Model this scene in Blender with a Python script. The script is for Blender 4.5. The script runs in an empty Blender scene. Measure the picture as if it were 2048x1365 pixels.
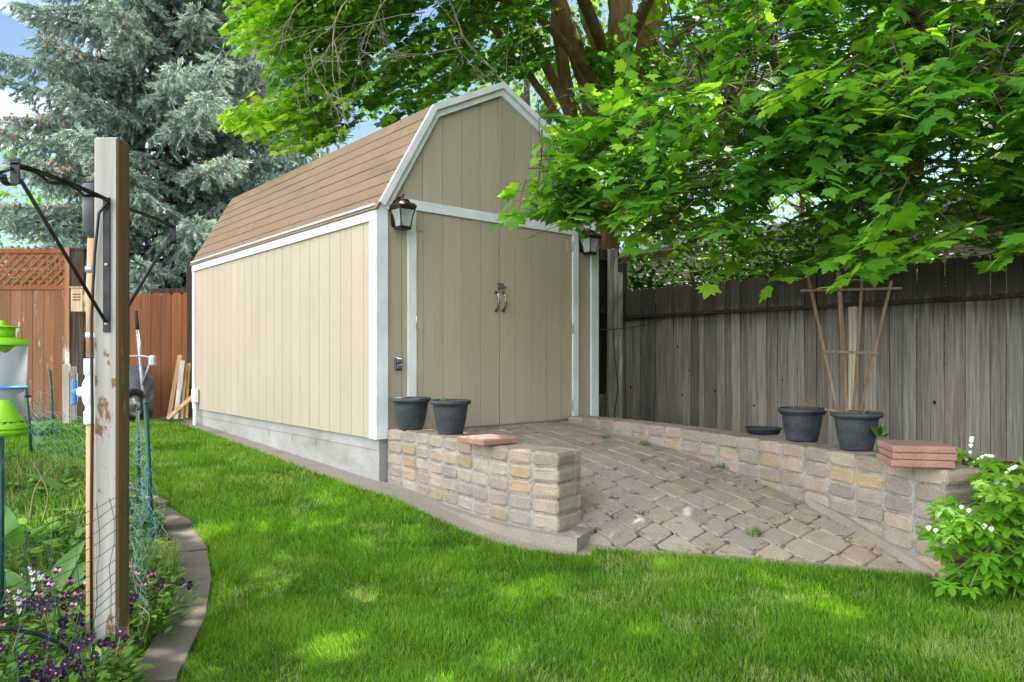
import bpy, bmesh, math, random
import numpy as np
from mathutils import Vector, Matrix
random.seed(7); rng = np.random.default_rng(11)
SC = bpy.context.scene
COL = SC.collection
R = math.radians
F, CX, HY, CAMZ = 1441.0, 1024.0, 715.0, 1.06      # focal in photo px, horizon row, eye height

def W(px, py, D):                                   # a world point seen at (px,py) at depth D
    return Vector(((px-CX)/F*D, D, CAMZ+(HY-py)/F*D))
SC_, SS_ = 0.7586, 0.6515
SHED_O = Vector((-1.084, 6.1, 0)); SHED_R = math.atan2(SS_, SC_)
def S(u, v, z=0.0):                                 # shed frame -> world
    return Vector((SHED_O.x+SC_*u-SS_*v, SHED_O.y+SS_*u+SC_*v, z))
def toS(x, y):
    dx, dy = x-SHED_O.x, y-SHED_O.y
    return (SC_*dx+SS_*dy, -SS_*dx+SC_*dy)
def zg(x, y):                                       # lawn height
    y = np.asarray(y, float)
    a = 0.044*(y-6.1)
    b = -0.14*(6.1-y)/1.6
    z = np.where(y > 6.1, np.minimum(a, 0.2), np.maximum(b, -0.14))
    u = SC_*(np.asarray(x, float)-SHED_O.x)+SS_*(y-SHED_O.y)      # the ground drops behind the right wall
    k = np.clip((u-2.2)/.5, 0, 1)
    return z*(1-k)+np.minimum(z, -.12)*k
def zgf(x, y): return float(zg(x, y))

# ------------------------------------------------------------------ object helpers
def tag(o, label=None, cat=None, group=None, kind=None):
    if label: o['label'] = label
    if cat: o['category'] = cat
    if group: o['group'] = group
    if kind: o['kind'] = kind
    return o
def empty(name, loc=(0,0,0), rz=0.0):
    o = bpy.data.objects.new(name, None); COL.objects.link(o)
    o.location = loc; o.rotation_euler = (0,0,rz); o.empty_display_size = 0.1
    return o
def children(o): return [c for c in bpy.data.objects if c.parent == o]
def copy_tree(o, parent=None):
    c = o.copy(); COL.objects.link(c)
    if parent: c.parent = parent
    for ch in children(o): copy_tree(ch, c)
    return c

class MB:
    def __init__(s): s.v=[]; s.f=[]; s.c=[]; s.cur=(1,1,1); s.sm=[]; s.smooth=False
    def add(s, vs, fs, M=None):
        n=len(s.v)
        for p in vs:
            p=Vector(p)
            s.v.append(M@p if M is not None else p); s.c.append(s.cur)
        for f in fs:
            s.f.append([n+i for i in f]); s.sm.append(s.smooth)
    def box(s, a, b, M=None):                        # from corner a to corner b
        x0,y0,z0=a; x1,y1,z1=b
        s.add([(x0,y0,z0),(x1,y0,z0),(x1,y1,z0),(x0,y1,z0),(x0,y0,z1),(x1,y0,z1),(x1,y1,z1),(x0,y1,z1)],
              [(0,3,2,1),(4,5,6,7),(0,1,5,4),(1,2,6,5),(2,3,7,6),(3,0,4,7)],M)
    def cbox(s, h, b, M=None, jit=0):                # chamfered box, half sizes h, bevel b
        hx,hy,hz=h; vs=[]; idx={}
        for sx in (-1,1):
            for sy in (-1,1):
                for sz in (-1,1):
                    j=lambda: random.uniform(-jit,jit)
                    bb=b*random.uniform(.7,1.4) if jit else b
                    jx,jy,jz=j(),j(),j()
                    base=len(vs)
                    vs+= [(sx*hx+jx*.3,sy*(hy-bb)+jy,sz*(hz-bb)+jz),(sx*(hx-bb)+jx,sy*hy+jy*.3,sz*(hz-bb)+jz),(sx*(hx-bb)+jx,sy*(hy-bb)+jy,sz*hz+jz*.3)]
                    idx[(sx,sy,sz)]=base
        fs=[]
        def q(keys,k):
            fs.append([idx[a]+k for a in keys])
        for sg in (-1,1):
            o=[(-1,-1),(1,-1),(1,1),(-1,1)]
            if sg<0: o=o[::-1]
            fs.append([idx[(sg,a,c)]+0 for a,c in o])
            fs.append([idx[(a,sg,c)]+1 for a,c in o[::-1]])
            fs.append([idx[(a,c,sg)]+2 for a,c in o])
        for a in (-1,1):
            for c in (-1,1):
                fs.append([idx[(-1,a,c)]+1,idx[(1,a,c)]+1,idx[(1,a,c)]+2,idx[(-1,a,c)]+2])
                fs.append([idx[(a,-1,c)]+0,idx[(a,1,c)]+0,idx[(a,1,c)]+2,idx[(a,-1,c)]+2])
                fs.append([idx[(a,c,-1)]+0,idx[(a,c,1)]+0,idx[(a,c,1)]+1,idx[(a,c,-1)]+1])
        for k,i in idx.items(): fs.append([i,i+1,i+2])
        s.add(vs,fs,M)
    def tumbled(s, h, rc, b, M=None, jit=.003):      # rounded block, front face at -y
        hx,hy,hz=h; ring=[]
        for cx,cz,a0 in ((1,1,0),(-1,1,90),(-1,-1,180),(1,-1,270)):
            r=rc*random.uniform(.75,1.3)
            for k in range(4):
                w=R(a0+30*k); ring.append((cx*(hx-r)+r*math.cos(w)+random.uniform(-jit,jit)*.5,cz*(hz-r)+r*math.sin(w)+random.uniform(-jit,jit)*.5))
        n=len(ring); vs=[]
        for y,ins in ((hy,0),(-hy+b,0),(-hy+b*.35,b*.35),(-hy,b)):
            for x,z in ring:
                vs.append((x*(1-ins/hx),y+random.uniform(-jit,jit)*(.6 if y<0 else 0),z*(1-ins/hz)))
        fs=[list(range(n)),[3*n+k for k in range(n-1,-1,-1)]]
        for q in range(3):
            for k in range(n): fs.append([q*n+k,q*n+(k+1)%n,(q+1)*n+(k+1)%n,(q+1)*n+k])
        s.add(vs,fs,M)
    def prism(s, poly, y0, y1, M=None):              # polygon in (x,z) extruded along y
        n=len(poly)
        vs=[(p[0],y0,p[1]) for p in poly]+[(p[0],y1,p[1]) for p in poly]
        fs=[list(range(n)),list(range(2*n-1,n-1,-1))]+[[i,i+n,(i+1)%n+n,(i+1)%n] for i in range(n)]
        s.add(vs,fs,M)
    def slab(s, poly, z0, z1, bev=0, M=None, zf=None):         # polygon in (x,y) extruded along z
        n=len(poly)
        zf=zf or (lambda x,y:0)
        if bev:
            cx=sum(p[0] for p in poly)/n; cy=sum(p[1] for p in poly)/n
            ins=[]
            for p in poly:
                d=math.hypot(p[0]-cx,p[1]-cy) or 1; k=max(0,1-bev*1.4/d)
                ins.append((cx+(p[0]-cx)*k,cy+(p[1]-cy)*k))
            vs=[(p[0],p[1],z0+zf(*p)) for p in poly]+[(p[0],p[1],z1-bev+zf(*p)) for p in poly]+[(p[0],p[1],z1+zf(*p)) for p in ins]
            fs=[list(range(n-1,-1,-1)),[2*n+i for i in range(n)]]
            for i in range(n):
                j=(i+1)%n
                fs+= [[i,j,j+n,i+n],[i+n,j+n,j+2*n,i+2*n]]
        else:
            vs=[(p[0],p[1],z0+zf(*p)) for p in poly]+[(p[0],p[1],z1+zf(*p)) for p in poly]
            fs=[list(range(n-1,-1,-1)),[n+i for i in range(n)]]+[[i,(i+1)%n,(i+1)%n+n,i+n] for i in range(n)]
        s.add(vs,fs,M)
    def tube(s, pts, rad, n=8, cap=True, M=None):
        pts=[Vector(p) for p in pts]; m=len(pts)
        if not hasattr(rad,'__len__'): rad=[rad]*m
        vs=[];up=Vector((0,0,1)); prev=None
        for i,p in enumerate(pts):
            t=(pts[min(i+1,m-1)]-pts[max(i-1,0)])
            t=t.normalized() if t.length>1e-9 else Vector((0,0,1))
            if prev is None:
                a=t.orthogonal().normalized()
            else:
                a=prev-t*prev.dot(t)
                a=a.normalized() if a.length>1e-6 else t.orthogonal().normalized()
            prev=a; b=t.cross(a)
            for k in range(n):
                w=2*math.pi*k/n
                vs.append(p+(a*math.cos(w)+b*math.sin(w))*rad[i])
        fs=[]
        for i in range(m-1):
            for k in range(n):
                k2=(k+1)%n
                fs.append([i*n+k,i*n+k2,(i+1)*n+k2,(i+1)*n+k])
        if cap:
            fs.append(list(range(n-1,-1,-1))); fs.append([(m-1)*n+k for k in range(n)])
        o=s.smooth; s.smooth = n>4
        s.add(vs,fs,M); s.smooth=o
    def lathe(s, prof, n=24, M=None, closed=False, sm=True):
        vs=[];fs=[];m=len(prof)
        for r,z in prof:
            for k in range(n):
                w=2*math.pi*k/n; vs.append((r*math.cos(w),r*math.sin(w),z))
        for i in range(m-1):
            for k in range(n):
                k2=(k+1)%n; fs.append([i*n+k,i*n+k2,(i+1)*n+k2,(i+1)*n+k])
        if prof[0][0]>1e-5: fs.append(list(range(n-1,-1,-1)))
        if prof[-1][0]>1e-5: fs.append([(m-1)*n+k for k in range(n)])
        o=s.smooth; s.smooth=sm; s.add(vs,fs,M); s.smooth=o
    def build(s, name, mat, parent=None, loc=(0,0,0), rz=0.0, recalc=True):
        me=bpy.data.meshes.new(name)
        me.from_pydata([tuple(p) for p in s.v],[],s.f); me.update()
        if recalc:
            bm=bmesh.new(); bm.from_mesh(me); bmesh.ops.recalc_face_normals(bm,faces=bm.faces); bm.to_mesh(me); bm.free()
        at=me.color_attributes.new('Col','FLOAT_COLOR','POINT')
        arr=np.ones((len(s.v),4),np.float32); arr[:,:3]=np.array(s.c,np.float32).reshape(-1,3)
        at.data.foreach_set('color',arr.ravel())
        me.polygons.foreach_set('use_smooth',s.sm)
        if mat: me.materials.append(mat)
        o=bpy.data.objects.new(name,me); COL.objects.link(o)
        if parent: o.parent=parent
        o.location=loc; o.rotation_euler=(0,0,rz)
        return o

def npmesh(name, V, T, mat, parent=None, col=None, loc=(0,0,0), smooth=False):
    me=bpy.data.meshes.new(name); V=np.ascontiguousarray(V,np.float32); T=np.ascontiguousarray(T,np.int32)
    k=T.shape[1]
    me.vertices.add(len(V)); me.vertices.foreach_set('co',V.ravel())
    me.loops.add(T.size); me.loops.foreach_set('vertex_index',T.ravel())
    me.polygons.add(len(T)); me.polygons.foreach_set('loop_start',np.arange(0,T.size,k,dtype=np.int32))
    if smooth: me.polygons.foreach_set('use_smooth',np.ones(len(T),bool))
    me.update(calc_edges=True)
    if col is not None:
        at=me.color_attributes.new('Col','FLOAT_COLOR','POINT')
        c=np.ones((len(V),4),np.float32); c[:,:3]=col; at.data.foreach_set('color',c.ravel())
    me.materials.append(mat)
    o=bpy.data.objects.new(name,me); COL.objects.link(o); o.location=loc
    if parent: o.parent=parent
    return o

def vnoise(x, y, sc, seed=0):
    x=np.asarray(x)*sc; y=np.asarray(y)*sc
    xi=np.floor(x).astype(np.int64); yi=np.floor(y).astype(np.int64); fx=x-xi; fy=y-yi
    def h(a,b):
        n=(a*374761393+b*668265263+seed*974711)&0x7fffffff
        n=((n^(n>>13))*1274126177)&0x7fffffff
        return ((n^(n>>16))&0xffff)/65535.0
    fx=fx*fx*(3-2*fx); fy=fy*fy*(3-2*fy)
    return (h(xi,yi)*(1-fx)+h(xi+1,yi)*fx)*(1-fy)+(h(xi,yi+1)*(1-fx)+h(xi+1,yi+1)*fx)*fy
def inpoly(x, y, poly):
    r=np.zeros(x.shape,bool); n=len(poly); j=n-1
    for i in range(n):
        xi,yi=poly[i]; xj,yj=poly[j]
        c=((yi>y)!=(yj>y))&(x<(xj-xi)*(y-yi)/((yj-yi) or 1e-9)+xi)
        r^=c; j=i
    return r
def interp(x, pts):
    return np.interp(x,[p[0] for p in pts],[p[1] for p in pts])

# ------------------------------------------------------------------ materials
def srgb(r,g,b):
    f=lambda c:(c/255/12.92 if c<=10 else ((c/255+.055)/1.055)**2.4)
    return (f(r),f(g),f(b))
class NT:
    def __init__(s, name):
        s.m=bpy.data.materials.new(name); s.m.use_nodes=True; s.t=s.m.node_tree
        s.t.nodes.clear(); s.out=s.t.nodes.new('ShaderNodeOutputMaterial')
    def n(s, typ, **kw):
        d=s.t.nodes.new(typ)
        for k,v in kw.items():
            if k in d.inputs.keys(): d.inputs[k].default_value=v
            else: setattr(d,k,v)
        return d
    def l(s,a,b): s.t.links.new(a,b)
    def noise(s, scale=(1,1,1), sc=1.0, detail=4, rough=.55, coord='Object'):
        tc=s.n('ShaderNodeTexCoord'); mp=s.n('ShaderNodeMapping'); mp.inputs['Scale'].default_value=scale
        s.l(tc.outputs[coord],mp.inputs['Vector'])
        nz=s.n('ShaderNodeTexNoise'); nz.inputs['Scale'].default_value=sc; nz.inputs['Detail'].default_value=detail; nz.inputs['Roughness'].default_value=rough
        s.l(mp.outputs['Vector'],nz.inputs['Vector'])
        return nz.outputs['Fac']
    def ramp(s, fac, stops):
        r=s.n('ShaderNodeValToRGB'); e=r.color_ramp.elements
        while len(e)<len(stops): e.new(.5)
        for el,(p,c) in zip(e,stops):
            el.position=p; el.color=(*c,1) if len(c)==3 else c
        s.l(fac,r.inputs['Fac']); return r.outputs['Color']
    def mix(s, fac, a, b, mode='MIX'):
        m=s.n('ShaderNodeMix',data_type='RGBA',blend_type=mode)
        for sock,val in ((m.inputs[0],fac),(m.inputs[6],a),(m.inputs[7],b)):
            if hasattr(val,'is_linked'): s.l(val,sock)
            elif isinstance(val,(int,float)): sock.default_value=val
            else: sock.default_value=(*val,1)
        return m.outputs[2]
    def attr(s):
        a=s.n('ShaderNodeVertexColor'); a.layer_name='Col'; return a.outputs['Color']
    def bsdf(s, col, rough=.7, bump=None, bstr=.3, bdist=.01, metal=0, spec=.4):
        p=s.n('ShaderNodeBsdfPrincipled')
        if hasattr(col,'is_linked'): s.l(col,p.inputs['Base Color'])
        else: p.inputs['Base Color'].default_value=(*col,1)
        if hasattr(rough,'is_linked'): s.l(rough,p.inputs['Roughness'])
        else: p.inputs['Roughness'].default_value=rough
        p.inputs['Metallic'].default_value=metal; p.inputs['Specular IOR Level'].default_value=spec
        if bump is not None:
            b=s.n('ShaderNodeBump'); b.inputs['Strength'].default_value=bstr; b.inputs['Distance'].default_value=bdist
            s.l(bump,b.inputs['Height']); s.l(b.outputs['Normal'],p.inputs['Normal'])
        s.p=p; return p
    def fin(s, sh):
        s.l(sh.outputs[0] if hasattr(sh,'outputs') else sh,s.out.inputs['Surface']); return s.m

def pm(name, c1, c2, scale=(1,1,1), sc=6, rough=.7, bstr=.25, bdist=.01, metal=0, spec=.4, lo=.35, hi=.65, fine=0, vc=False, detail=5):
    t=NT(name); f=t.noise(scale,sc,detail)
    col=t.ramp(f,[(lo,c1),(hi,c2)])
    h=f
    if fine:
        f2=t.noise((1,1,1),fine,3); col=t.mix(.35,col,t.ramp(f2,[(.3,tuple(c*.55 for c in c1)),(.7,tuple(min(1,c*1.25) for c in c2))]))
        h=f2
    if vc: col=t.mix(1.0,col,t.attr(),'MULTIPLY')
    return t.fin(t.bsdf(col,rough,h,bstr,bdist,metal,spec))
def leafmat(name, stops, trans=.4, rough=.45, spec=.35, tcol=1.6):
    t=NT(name)
    a=t.attr(); sp=t.n('ShaderNodeSeparateColor'); t.l(a,sp.inputs[0])
    col=t.ramp(sp.outputs[0],stops)
    p=t.bsdf(col,rough,spec=spec)
    tr=t.n('ShaderNodeBsdfTranslucent')
    tc=t.mix(1.0,col,(tcol*1.0,tcol*1.0,tcol*.45),'MULTIPLY'); t.l(tc,tr.inputs['Color'])
    mx=t.n('ShaderNodeMixShader'); mx.inputs[0].default_value=trans
    t.l(p.outputs[0],mx.inputs[1]); t.l(tr.outputs[0],mx.inputs[2])
    return t.fin(mx)

M={}
def mk_siding():
    t=NT('siding'); g=t.noise((34,34,1.6),1.0,6,.65); b=t.noise((1,1,1),1.4,3)
    col=t.mix(.5,t.ramp(g,[(.3,(.395,.328,.232)),(.7,(.448,.375,.27))]),t.ramp(b,[(.3,(.39,.326,.23)),(.7,(.45,.378,.272))]))
    dirt=t.noise((6,6,1.2),1.0,4,.7); col=t.mix(t.ramp(dirt,[(.62,(0,0,0)),(.8,(.35,.35,.35))]),col,(.25,.2,.13))
    col=t.mix(1,col,t.attr(),'MULTIPLY')
    return t.fin(t.bsdf(col,.6,g,.5,.011,spec=.3))
M['siding']=mk_siding()
M['trim']=pm('white_trim',(.62,.64,.645),(.74,.755,.755),(1,1,1),5,.5,.08,.004,fine=0)
M['trim_worn']=pm('worn_trim',(.42,.40,.33),(.66,.65,.6),(1,3,1),9,.7,.1,.004)
def mk_shingle():
    t=NT('shingle'); tc=t.n('ShaderNodeTexCoord'); sx=t.n('ShaderNodeSeparateXYZ'); t.l(tc.outputs['Object'],sx.inputs[0])
    zz=t.n('ShaderNodeMath',operation='SUBTRACT'); t.l(sx.outputs['Z'],zz.inputs[0]); zz.inputs[1].default_value=2.328
    z2=t.n('ShaderNodeMath',operation='DIVIDE'); t.l(zz.outputs[0],z2.inputs[0]); z2.inputs[1].default_value=.1187
    cb=t.n('ShaderNodeCombineXYZ'); t.l(sx.outputs['Y'],cb.inputs[0]); t.l(z2.outputs[0],cb.inputs[1])
    br=t.n('ShaderNodeTexBrick'); t.l(cb.outputs[0],br.inputs['Vector'])
    br.inputs['Scale'].default_value=1; br.inputs['Brick Width'].default_value=.47; br.inputs['Row Height'].default_value=1.0
    br.inputs['Mortar Size'].default_value=.0035; br.inputs['Mortar Smooth'].default_value=0; br.inputs['Bias'].default_value=0
    br.offset=.37; br.squash=1
    br.inputs['Color1'].default_value=(.205,.138,.085,1); br.inputs['Color2'].default_value=(.26,.178,.115,1); br.inputs['Mortar'].default_value=(.09,.06,.04,1)
    sp=t.noise((1,1,1),220,2); col=t.mix(.45,br.outputs['Color'],t.ramp(sp,[(.35,(.10,.066,.042)),(.65,(.36,.25,.165))]))
    st=t.noise((1,.35,1),3.2,5,.7); col=t.mix(t.ramp(st,[(.56,(0,0,0)),(.74,(.42,.42,.42))]),col,(.10,.075,.055))
    return t.fin(t.bsdf(col,.9,sp,.5,.004,spec=.15))
M['shingle']=mk_shingle()
def mk_concrete(name, c1, c2, stain):
    t=NT(name); a=t.noise((1,1,1),2.2,6,.65); f=t.noise((1,1,1),70,3)
    col=t.ramp(a,[(.3,c1),(.7,c2)])
    col=t.mix(.25,col,t.ramp(f,[(.3,tuple(c*.6 for c in c1)),(.7,tuple(min(1,c*1.3) for c in c2))]))
    s=t.noise((1,1,2.5),1.3,5,.7); col=t.mix(t.ramp(s,[(.52,(0,0,0)),(.75,(.6,.6,.6))]),col,stain)
    return t.fin(t.bsdf(col,.9,f,.35,.004,spec=.2))
M['foundation']=mk_concrete('foundation_concrete',(.26,.25,.22),(.40,.39,.355),(.19,.155,.11))
M['concrete']=mk_concrete('concrete',(.22,.185,.145),(.33,.285,.23),(.15,.12,.085))
M['slab']=mk_concrete('edging_concrete',(.12,.098,.073),(.19,.16,.125),(.075,.058,.04))
def mk_block():
    t=NT('tumbled_block'); a=t.noise((1,1,1),9,5,.65); f=t.noise((1,1,1),95,3)
    col=t.attr()
    col=t.mix(.45,col,t.ramp(a,[(.25,(.30,.29,.28)),(.75,(1.08,1.02,.95))]),'MULTIPLY')
    w=t.noise((1,1,1),5.5,5,.7); col=t.mix(t.ramp(w,[(.60,(0,0,0)),(.84,(.30,.30,.30))]),col,(.38,.35,.30))
    col=t.mix(.2,col,t.ramp(f,[(.3,(.1,.08,.06)),(.7,(.6,.5,.4))]))
    return t.fin(t.bsdf(col,.92,f,.5,.006,spec=.15))
M['block']=mk_block()
M['mortar']=pm('mortar',(.15,.135,.11),(.36,.34,.30),(1,1,1),9,.95,.5,.01,fine=70)
M['paver']=mk_block(); M['paver'].name='paver'
M['dirt']=pm('dirt',(.045,.032,.02),(.10,.075,.048),(1,1,1),14,.95,.6,.02,fine=80)
M['soil']=pm('lawn_soil',(.035,.05,.012),(.07,.085,.025),(1,1,1),10,.95,.6,.02,fine=60)
def mk_greywood():
    t=NT('weathered_wood'); g=t.noise((46,46,1.4),1.0,7,.7); b=t.noise((9,9,.9),1.0,5,.7)
    col=t.ramp(g,[(.28,(.125,.105,.08)),(.5,(.29,.26,.215)),(.75,(.45,.42,.365))])
    col=t.mix(t.ramp(b,[(.45,(0,0,0)),(.78,(.65,.65,.65))]),col,(.16,.12,.085))
    col=t.mix(1,col,t.attr(),'MULTIPLY')
    # mould: dark, ragged upper band of the boards
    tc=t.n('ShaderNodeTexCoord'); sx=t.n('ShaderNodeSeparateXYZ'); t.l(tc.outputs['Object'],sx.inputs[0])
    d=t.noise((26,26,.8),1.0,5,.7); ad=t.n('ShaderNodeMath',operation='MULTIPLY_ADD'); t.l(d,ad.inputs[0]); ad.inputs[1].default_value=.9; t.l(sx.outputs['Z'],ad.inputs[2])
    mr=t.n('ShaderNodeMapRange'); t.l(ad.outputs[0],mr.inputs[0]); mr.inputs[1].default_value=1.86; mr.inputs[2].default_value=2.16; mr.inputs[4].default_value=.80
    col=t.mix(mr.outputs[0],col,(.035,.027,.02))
    return t.fin(t.bsdf(col,.85,g,.6,.008,spec=.2))
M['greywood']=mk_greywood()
M['lightwood']=pm('bleached_wood',(.30,.27,.22),(.52,.48,.41),(40,40,1.4),1,.85,.4,.006,vc=True)
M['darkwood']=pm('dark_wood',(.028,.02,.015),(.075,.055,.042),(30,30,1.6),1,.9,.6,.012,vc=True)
def mk_orange():
    t=NT('stained_wood'); g=t.noise((30,30,1.3),1.0,6,.65)
    col=t.ramp(g,[(.3,(.16,.055,.017)),(.7,(.28,.102,.032))])
    col=t.mix(1,col,t.attr(),'MULTIPLY')
    return t.fin(t.bsdf(col,.75,g,.4,.006,spec=.25))
M['orange']=mk_orange()
def mk_peel(name, base1, base2, paint, th0, th1, sc=(9,9,2.2), sd=1.0):
    t=NT(name); g=t.noise((40,40,1.4),1.0,6,.65); col=t.ramp(g,[(.3,base1),(.7,base2)])
    p=t.noise(sc,sd,6,.7); pc=t.ramp(g,[(.3,tuple(c*.8 for c in paint)),(.7,tuple(min(1,c*1.1) for c in paint))])
    col=t.mix(t.ramp(p,[(th0,(0,0,0)),(th1,(1,1,1))]),col,pc)
    col=t.mix(1,col,t.attr(),'MULTIPLY')
    return t.fin(t.bsdf(col,.8,g,.4,.006,spec=.25))
M['peelfence']=mk_peel('peeling_fence',(.17,.075,.035),(.30,.145,.07),(.44,.39,.34),.58,.62,(7,7,1.5))
M['post']=mk_peel('peeling_post',(.33,.305,.265),(.46,.43,.38),(.23,.115,.06),.57,.61,(13,13,6.0),1.0)
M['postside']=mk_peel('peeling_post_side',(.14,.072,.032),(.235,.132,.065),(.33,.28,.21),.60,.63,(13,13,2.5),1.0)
M['blackmetal']=pm('black_metal',(.012,.013,.014),(.035,.037,.04),(1,1,1),20,.5,.15,.003,metal=.3)
M['bronze']=pm('bronze',(.022,.013,.010),(.065,.040,.030),(1,1,1),14,.45,.15,.003,metal=.55)
M['pewter']=pm('pewter',(.13,.12,.10),(.28,.26,.22),(1,1,1),30,.35,.1,.002,metal=.85)
M['pot']=pm('pot_plastic',(.018,.022,.026),(.055,.062,.068),(1,1,2),7,.55,.2,.003,spec=.4,fine=60)
M['potsoil']=pm('potting_soil',(.05,.025,.014),(.17,.09,.05),(1,1,1),40,.95,.8,.02)
M['redtile']=pm('red_concrete',(.27,.135,.10),(.37,.205,.155),(1,1,1),6,.9,.3,.004,fine=90)
M['pvc']=pm('white_plastic',(.72,.72,.69),(.82,.82,.80),(1,1,1),8,.4,.03,.002)
M['pvc_tan']=pm('tan_pipe',(.48,.27,.13),(.62,.38,.20),(9,9,2),1.4,.5,.05,.002)
M['blueplastic']=pm('blue_plastic',(.05,.24,.62),(.08,.30,.70),(1,1,1),8,.4,.02,.002)
M['greyplastic']=pm('grey_plastic',(.07,.075,.085),(.11,.115,.125),(1,1,1),12,.45,.05,.002)
M['tube']=pm('black_tube',(.015,.016,.018),(.03,.032,.035),(1,1,1),20,.5,.1,.002)
M['greenmetal']=pm('green_metal',(.008,.05,.035),(.015,.085,.06),(1,1,1),20,.45,.1,.002)
M['galv']=pm('galvanised',(.30,.31,.32),(.45,.46,.47),(1,1,1),18,.45,.1,.002,metal=.5)
M['wire']=pm('green_wire',(.02,.07,.06),(.05,.12,.10),(1,1,1),30,.5,.05,.001)
M['netting']=pm('faded_green_wire',(.05,.14,.125),(.14,.26,.23),(1,1,1),30,.5,.05,.001)
M['lime']=leafmat('lime_plastic',[(0,(.22,.62,.012)),(1,(.36,.75,.03))],.35,.35,.5,1.0)
M['rubber']=pm('rubber',(.012,.012,.013),(.03,.03,.031),(1,1,1),20,.75,.3,.004)
M['tray']=pm('grey_tray',(.05,.053,.058),(.10,.104,.11),(1,1,1),8,.55,.1,.003)
M['palewood']=pm('pale_wood',(.42,.30,.17),(.62,.47,.29),(36,36,1.5),1,.8,.3,.005,vc=True)
M['trellis']=pm('trellis_wood',(.15,.095,.055),(.29,.20,.125),(36,36,2),1,.85,.3,.004)
def mk_bark(name,c1,c2,c3):
    t=NT(name); g=t.noise((16,16,2.2),1.0,7,.7); b=t.noise((1,1,1),2.1,4)
    col=t.mix(t.ramp(b,[(.4,(0,0,0)),(.68,(1,1,1))]),t.ramp(g,[(.3,c1),(.7,c2)]),t.ramp(g,[(.3,c1),(.7,c3)]))
    return t.fin(t.bsdf(col,.9,g,.9,.03,spec=.2))
M['bark']=mk_bark('maple_bark',(.12,.068,.036),(.33,.20,.11),(.46,.22,.07))
M['bark2']=mk_bark('red_bark',(.065,.032,.022),(.19,.105,.07),(.22,.12,.08))
M['sprucebark']=mk_bark('spruce_bark',(.035,.026,.02),(.11,.085,.066),(.13,.10,.08))
M['twig']=pm('grey_twig',(.16,.13,.095),(.34,.29,.22),(1,1,1),9,.9,.3,.004)
M['maple']=leafmat('maple_leaf',[(0,(.022,.085,.009)),(.45,(.075,.215,.017)),(.75,(.16,.34,.022)),(1,(.30,.47,.03))],.48,.42,.4,1.9)
M['treeleaf']=leafmat('tree_leaf',[(0,(.03,.09,.012)),(.5,(.07,.17,.02)),(1,(.17,.30,.03))],.45,.5,.3,1.8)
M['shrubleaf']=leafmat('shrub_leaf',[(0,(.018,.065,.008)),(1,(.07,.19,.018))],.4,.45,.35,1.7)
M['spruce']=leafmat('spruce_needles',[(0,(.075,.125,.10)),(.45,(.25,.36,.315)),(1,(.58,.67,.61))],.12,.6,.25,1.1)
M['cone']=pm('spruce_cone',(.38,.19,.09),(.58,.34,.19),(1,1,1),50,.8,.5,.01)
M['grass']=leafmat('grass_blades',[(0,(.045,.125,.009)),(.45,(.13,.30,.014)),(.8,(.245,.43,.028)),(.93,(.30,.40,.09)),(1,(.46,.45,.27))],.42,.5,.3,1.5)
M['weed']=leafmat('weed_leaf',[(0,(.03,.09,.012)),(.5,(.10,.24,.02)),(.8,(.22,.32,.05)),(1,(.42,.36,.17))],.35,.5,.3,1.4)
M['bigleaf']=leafmat('broad_leaf',[(0,(.06,.16,.03)),(1,(.16,.30,.07))],.35,.5,.3,1.5)
M['heartleaf']=leafmat('lime_leaf',[(0,(.05,.17,.012)),(.6,(.15,.36,.022)),(1,(.33,.50,.05))],.42,.5,.25,1.5)
M['stem']=leafmat('plant_stem',[(0,(.10,.18,.04)),(1,(.30,.30,.12))],.1,.6,.3,1)
def mk_petal():
    t=NT('petals'); return t.fin(t.bsdf(t.attr(),.6,spec=.2))
M['petal']=mk_petal()
def mk_glass(name, rough=.12, tint=(.82,.86,.84), f=.25):
    t=NT(name); tr=t.n('ShaderNodeBsdfTransparent'); tr.inputs[0].default_value=(*tint,1)
    p=t.bsdf((.62,.66,.64),rough,spec=.6); mx=t.n('ShaderNodeMixShader'); mx.inputs[0].default_value=f
    t.l(tr.outputs[0],mx.inputs[1]); t.l(p.outputs[0],mx.inputs[2]); return t.fin(mx)
M['glass']=mk_glass('lantern_glass',.15,(.8,.85,.82),.45)
M['clearplastic']=mk_glass('clear_plastic',.3,(.86,.88,.92),.38)
M['winglass']=mk_glass('window_glass',.05,(.3,.35,.4),.8)
M['bulb']=mk_glass('bulb_glass',.05,(.9,.9,.88),.4)
def mk_brick():
    t=NT('pale_brick'); tc=t.n('ShaderNodeTexCoord'); sx=t.n('ShaderNodeSeparateXYZ'); t.l(tc.outputs['Object'],sx.inputs[0])
    cb=t.n('ShaderNodeCombineXYZ'); t.l(sx.outputs['Y'],cb.inputs[0]); t.l(sx.outputs['Z'],cb.inputs[1])
    br=t.n('ShaderNodeTexBrick'); t.l(cb.outputs[0],br.inputs['Vector']); br.inputs['Scale'].default_value=1
    br.inputs['Brick Width'].default_value=.30; br.inputs['Row Height'].default_value=.068; br.inputs['Mortar Size'].default_value=.006
    br.inputs['Color1'].default_value=(.52,.44,.32,1); br.inputs['Color2'].default_value=(.62,.54,.41,1); br.inputs['Mortar'].default_value=(.17,.12,.08,1)
    return t.fin(t.bsdf(br.outputs['Color'],.85,br.outputs['Fac'],.4,-.01,spec=.2))
M['brick']=mk_brick()
M['fascia']=pm('house_fascia',(.50,.42,.33),(.60,.52,.42),(1,1,1),6,.6,.05,.003)
M['houseroof']=pm('house_roof',(.16,.14,.12),(.28,.25,.22),(1,1,1),9,.9,.4,.01,fine=120)
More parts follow.
